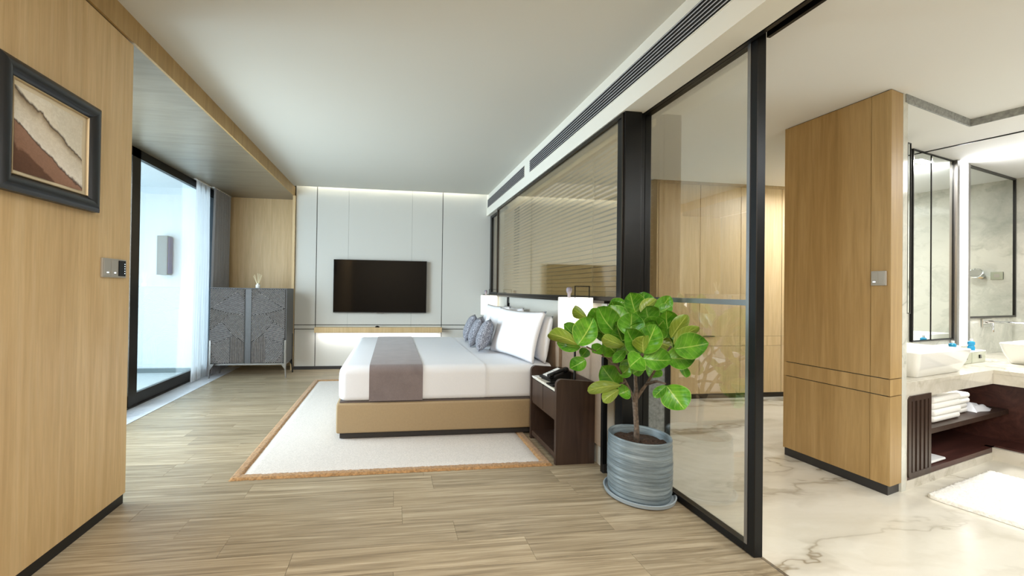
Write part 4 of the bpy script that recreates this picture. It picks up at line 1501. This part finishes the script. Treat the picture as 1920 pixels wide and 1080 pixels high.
t = nthing('wall_mirror', 'two-panel black-framed mirror behind the left basin', 'mirror', 1.68, VB)
m = frame4(MB(), -0.40, 0.41, 0.93, NZ - 0.004, 0.011, -0.024, -0.004)
m.box(-0.050, -0.042, -0.024, -0.004, 0.941, NZ - 0.02)
m.build('frame', MT['black'], t)
B(-0.389, -0.050, -0.02, -0.006, 0.946, NZ - 0.02).build('mirror_pane', MT['mirror'], t)
B(-0.042, 0.399, -0.02, -0.006, 0.946, NZ - 0.02).build('mirror_pane', MT['mirror'], t)
t = nthing('wall_mirror', 'tall black-framed mirror above the right basin, right of the light strip', 'mirror', 3.02, VB)
frame4(MB(), -0.62, 0.62, 1.13, NZ - 0.004, 0.02, -0.03, -0.004).build('frame', MT['black'], t)
B(-0.60, 0.60, -0.02, -0.006, 1.15, NZ - 0.024).build('mirror_pane', MT['mirror'], t)
B(0.0, 0.06, -0.0075, -0.006, 1.27, 1.295).build('touch_icon', MT['icon'], t)
t = nthing('strip_light', 'vertical white light strip between the two bathroom mirrors', 'lamp', 2.25, VB)
MB().box(-0.15, -0.095, -0.045, -0.002, 0.86, NZ - 0.004).box(0.095, 0.145, -0.045, -0.002, 0.86, NZ - 0.004).build('side_channel', MT['steel'], t)
B(-0.095, 0.095, -0.03, -0.004, 0.86, NZ - 0.004).build('diffuser', MT['strip'], t)
t = nthing('side_mirror', 'narrow dark-edged glass panel against the marble edge of the oak column', 'mirror', 0.89, 0.30)
m = frame4(MB(), -0.028, 0.034, 1.2, 2.655, 0.008, -0.01, 0.0)
m.build('frame', MT['black'], t)
B(-0.02, 0.026, -0.006, 0.0, 1.208, 2.647).build('pane', MT['mirror'], t)
B(-0.02, 0.034, 0.0, 0.115, 1.2, 2.655).build('case', MT['steel'], t)

# wall tap
t = nthing('wall_tap', 'long chrome wall tap over the right basin', 'tap', 2.93, VB, 1.075)
B(-0.11, 0.11, -0.016, -0.002, -0.045, 0.045, 0.004, 2).build('plate', MT['chrome'], t)
MB().tube([(0.05, -0.012, 0.01), (0.05, -0.24, 0.012), (0.05, -0.265, 0.0), (0.05, -0.28, -0.05)], 0.014, 12).build('spout', MT['chrome'], t, 60)
MB().tube([(-0.05, -0.012, 0.0), (-0.05, -0.06, 0.0), (-0.05, -0.064, -0.09)], 0.011, 10).build('lever', MT['chrome'], t, 60)

# amenity boxes, tray cloth, bottles
for k, (a, b) in enumerate(((1.50, 1.785), (1.795, 2.085))):
    t = nthing('amenity_box', ('sage green amenity box next to the left basin' if k == 0 else 'sage green amenity box next to the right basin'), 'box', (a + b) / 2, 0.30, CT, 0, 'sage amenity boxes')
    h = (b - a) / 2
    B(-h, h, -0.10, 0.10, 0.0, 0.10, 0.003, 1).build('body', MT['boxglass'], t)
    B(-h, h, -0.102, 0.10, 0.10, 0.107).build('lid', MT['white'], t)
    B(0.0, 0.035, -0.107, -0.10, 0.04, 0.072).build('pull', MT['blackgloss'], t)
t = nthing('hand_towel', 'folded white hand towel lying on top of the amenity boxes', 'towel', 1.70, 0.335, CT + 0.107)
B(-0.16, 0.16, -0.06, 0.06, 0.0, 0.022, 0.010, 3).build('lower_fold', MT['towel'], t, 60)
B(-0.15, 0.15, -0.055, 0.055, 0.022, 0.042, 0.009, 3).build('upper_fold', MT['towel'], t, 60)
for (u, v, lb) in ((1.52, 0.235, 'blue bottle standing just right of the left basin'), (1.96, 0.25, 'blue bottle standing on the right amenity box')):
    t = nthing('toiletry_bottle', lb, 'bottle', u, v, CT + 0.107, 0, 'small blue bottles')
    MB().lathe([(0.0, 0.0), (0.021, 0.0), (0.023, 0.005), (0.023, 0.03), (0.017, 0.042), (0.023, 0.055), (0.023, 0.075), (0.012, 0.084), (0.0, 0.084)], n=20).build('flask', MT['bluebottle'], t, 50)
    MB().lathe([(0.0, 0.084), (0.011, 0.084), (0.011, 0.104), (0.0, 0.104)], n=14).build('cap', MT['white'], t, 40)


def towel(label, u, v, z, w, d, h, seed):
    t_ = nthing('folded_towel', label, 'towel', u, v, z, 0, 'folded bath towels on the vanity shelf')
    rnd = random.Random(seed)
    n = 2
    for k in range(n):
        a = h / n
        e = rnd.uniform(-0.006, 0.006)
        B(-w / 2 + e, w / 2 + e, -d / 2 + rnd.uniform(-.003, .003), d / 2, k * a, (k + 1) * a + 0.002, a * 0.42, 4).build('fold', MT['towel'], t_, 70)
    return t_


SH = 0.384
towel('folded white towel at the bottom of the left stack, next to the slatted door', 0.80, 0.155, SH, 0.46, 0.22, 0.095, 1)
towel('folded white towel on top of the left stack, next to the slatted door', 0.80, 0.155, SH + 0.099, 0.46, 0.22, 0.10, 2)
towel('folded white towel at the bottom of the right stack, next to the crumpled bag', 1.19, 0.20, SH, 0.25, 0.22, 0.075, 3)
towel('folded white towel on top of the right stack, next to the crumpled bag', 1.20, 0.20, SH + 0.079, 0.27, 0.23, 0.085, 4)
t = nthing('laundry_bag', 'crumpled white laundry bag lying on the dark shelf right of the towels', 'bag', 1.50, 0.16, SH)
rb = random.Random(9)
hh = [[rb.uniform(0.4, 1.0) for _ in range(13)] for _ in range(17)]
MB().grid(lambda u, v: (-0.16 + 0.34 * u + 0.01 * math.sin(9 * v), -0.11 + 0.2 * v + 0.012 * math.sin(8 * u), max(0.001, (0.085 * (1 - 0.7 * u) * hh[int(round(u * 16))][int(round(v * 12))] * min(1, 6 * u, 6 * v, 6 * (1 - v), 7 * (1 - u))))), 16, 12).build('cloth', MT['linen'], t, 180)
B(-0.15, 0.17, -0.1, 0.08, 0.0, 0.003).build('underside', MT['linen'], t)
t = nthing('bath_scale', 'flat white bathroom scale on the bottom board of the vanity', 'scale', 0.53, 0.15, 0.101)
B(-0.15, 0.15, -0.13, 0.13, 0.008, 0.026, 0.008, 3).build('platform', MT['white'], t, 50)
for a in (-0.11, 0.11):
    for b in (-0.09, 0.09):
        B(a - 0.015, a + 0.015, b - 0.015, b + 0.015, 0.0, 0.009).build('foot', MT['greyplate'], t)

# fittings on the right marble wall, seen in the mirror
t = nthing('shaving_mirror', 'round chrome shaving mirror on the marble wall, seen in the right mirror', 'mirror', UR, 0.16, 1.60, R(-90))
MB().lathe([(0.0, 0.0), (0.03, 0.0), (0.03, 0.012), (0.0, 0.014)], n=24).build('rose', MT['chrome'], t, 40)
for ch in t.children:
    ch.data.transform(Matrix.Rotation(R(90), 4, 'X'))
MB().tube([(0, -0.01, 0), (0.0, -0.09, 0.0), (0.0, -0.13, 0.02)], 0.007, 10).build('arm', MT['chrome'], t, 60)
m = MB().lathe([(0.0, -0.006), (0.048, -0.006), (0.056, 0.0), (0.056, 0.009), (0.050, 0.012), (0.047, 0.008), (0.0, 0.007)], n=40)
bmesh.ops.transform(m.bm, matrix=Matrix.Translation((0.0, -0.14, 0.03)) @ Matrix.Rotation(R(80), 4, 'X'), verts=m.bm.verts[:])
m.build('head', MT['chrome'], t, 40)
t = nthing('wall_socket', 'square pale socket on the marble wall, seen in the right mirror', 'socket', UR, 0.275, 1.60, R(-90))
B(-0.045, 0.045, -0.010, -0.001, -0.045, 0.045, 0.003, 1).build('plate', MT['boxglass'], t)
B(-0.018, 0.018, -0.012, -0.010, -0.018, 0.018).build('insert', MT['greyplate'], t)

t = nthing('bath_mat', 'white shaggy bath mat on the marble floor before the vanity', 'rug', 0.51, -0.46)
rs2 = random.Random(21)


def shag(u, v):
    x = -0.51 + 1.02 * u
    y = -0.37 + 0.74 * v
    k = 0.05
    ed = min(u, 1 - u) < 1e-6 or min(v, 1 - v) < 1e-6
    cxn = max(0.0, abs(x) - (0.51 - k))
    cyn = max(0.0, abs(y) - (0.37 - k))
    if cxn > 0 and cyn > 0:
        rr = math.hypot(cxn, cyn)
        if rr > k:
            x = math.copysign(0.51 - k + cxn / rr * k, x)
            y = math.copysign(0.37 - k + cyn / rr * k, y)
    return (x + rs2.uniform(-.003, .003), y + rs2.uniform(-.003, .003), 0.0015 if ed else 0.024 + rs2.uniform(-0.004, 0.004))


MB().grid(shag, 130, 96).build('pile', MT['bathrug'], t, 180)
B(-0.49, 0.49, -0.35, 0.35, 0.0005, 0.0015).build('backing', MT['greyplate'], t)

# lamps that belong to the bathroom
area('mirror_downlight', nook(1.75, 0.30, NZ - 0.03), nook(1.75, 0.05, 0.0), 0.25, 0.08, 36, (1, 0.97, 0.92))
area('mirror_strip_lamp', nook(2.25, 0.37, 1.8), nook(2.25, -1.0, 1.8), 0.18, 1.7, 9, (0.97, 0.98, 1.0))
area('under_counter_strip', nook(0.9, 0.16, 0.625), nook(0.9, 0.16, 0.0), 0.9, 0.02, 2.2, (1, 0.97, 0.93))
area('bath_ceiling_lamp', nook(2.3, -1.5, NZ - 0.02), nook(2.3, -1.5, 0), 1.7, 1.7, 56, (0.98, 0.99, 1.0))
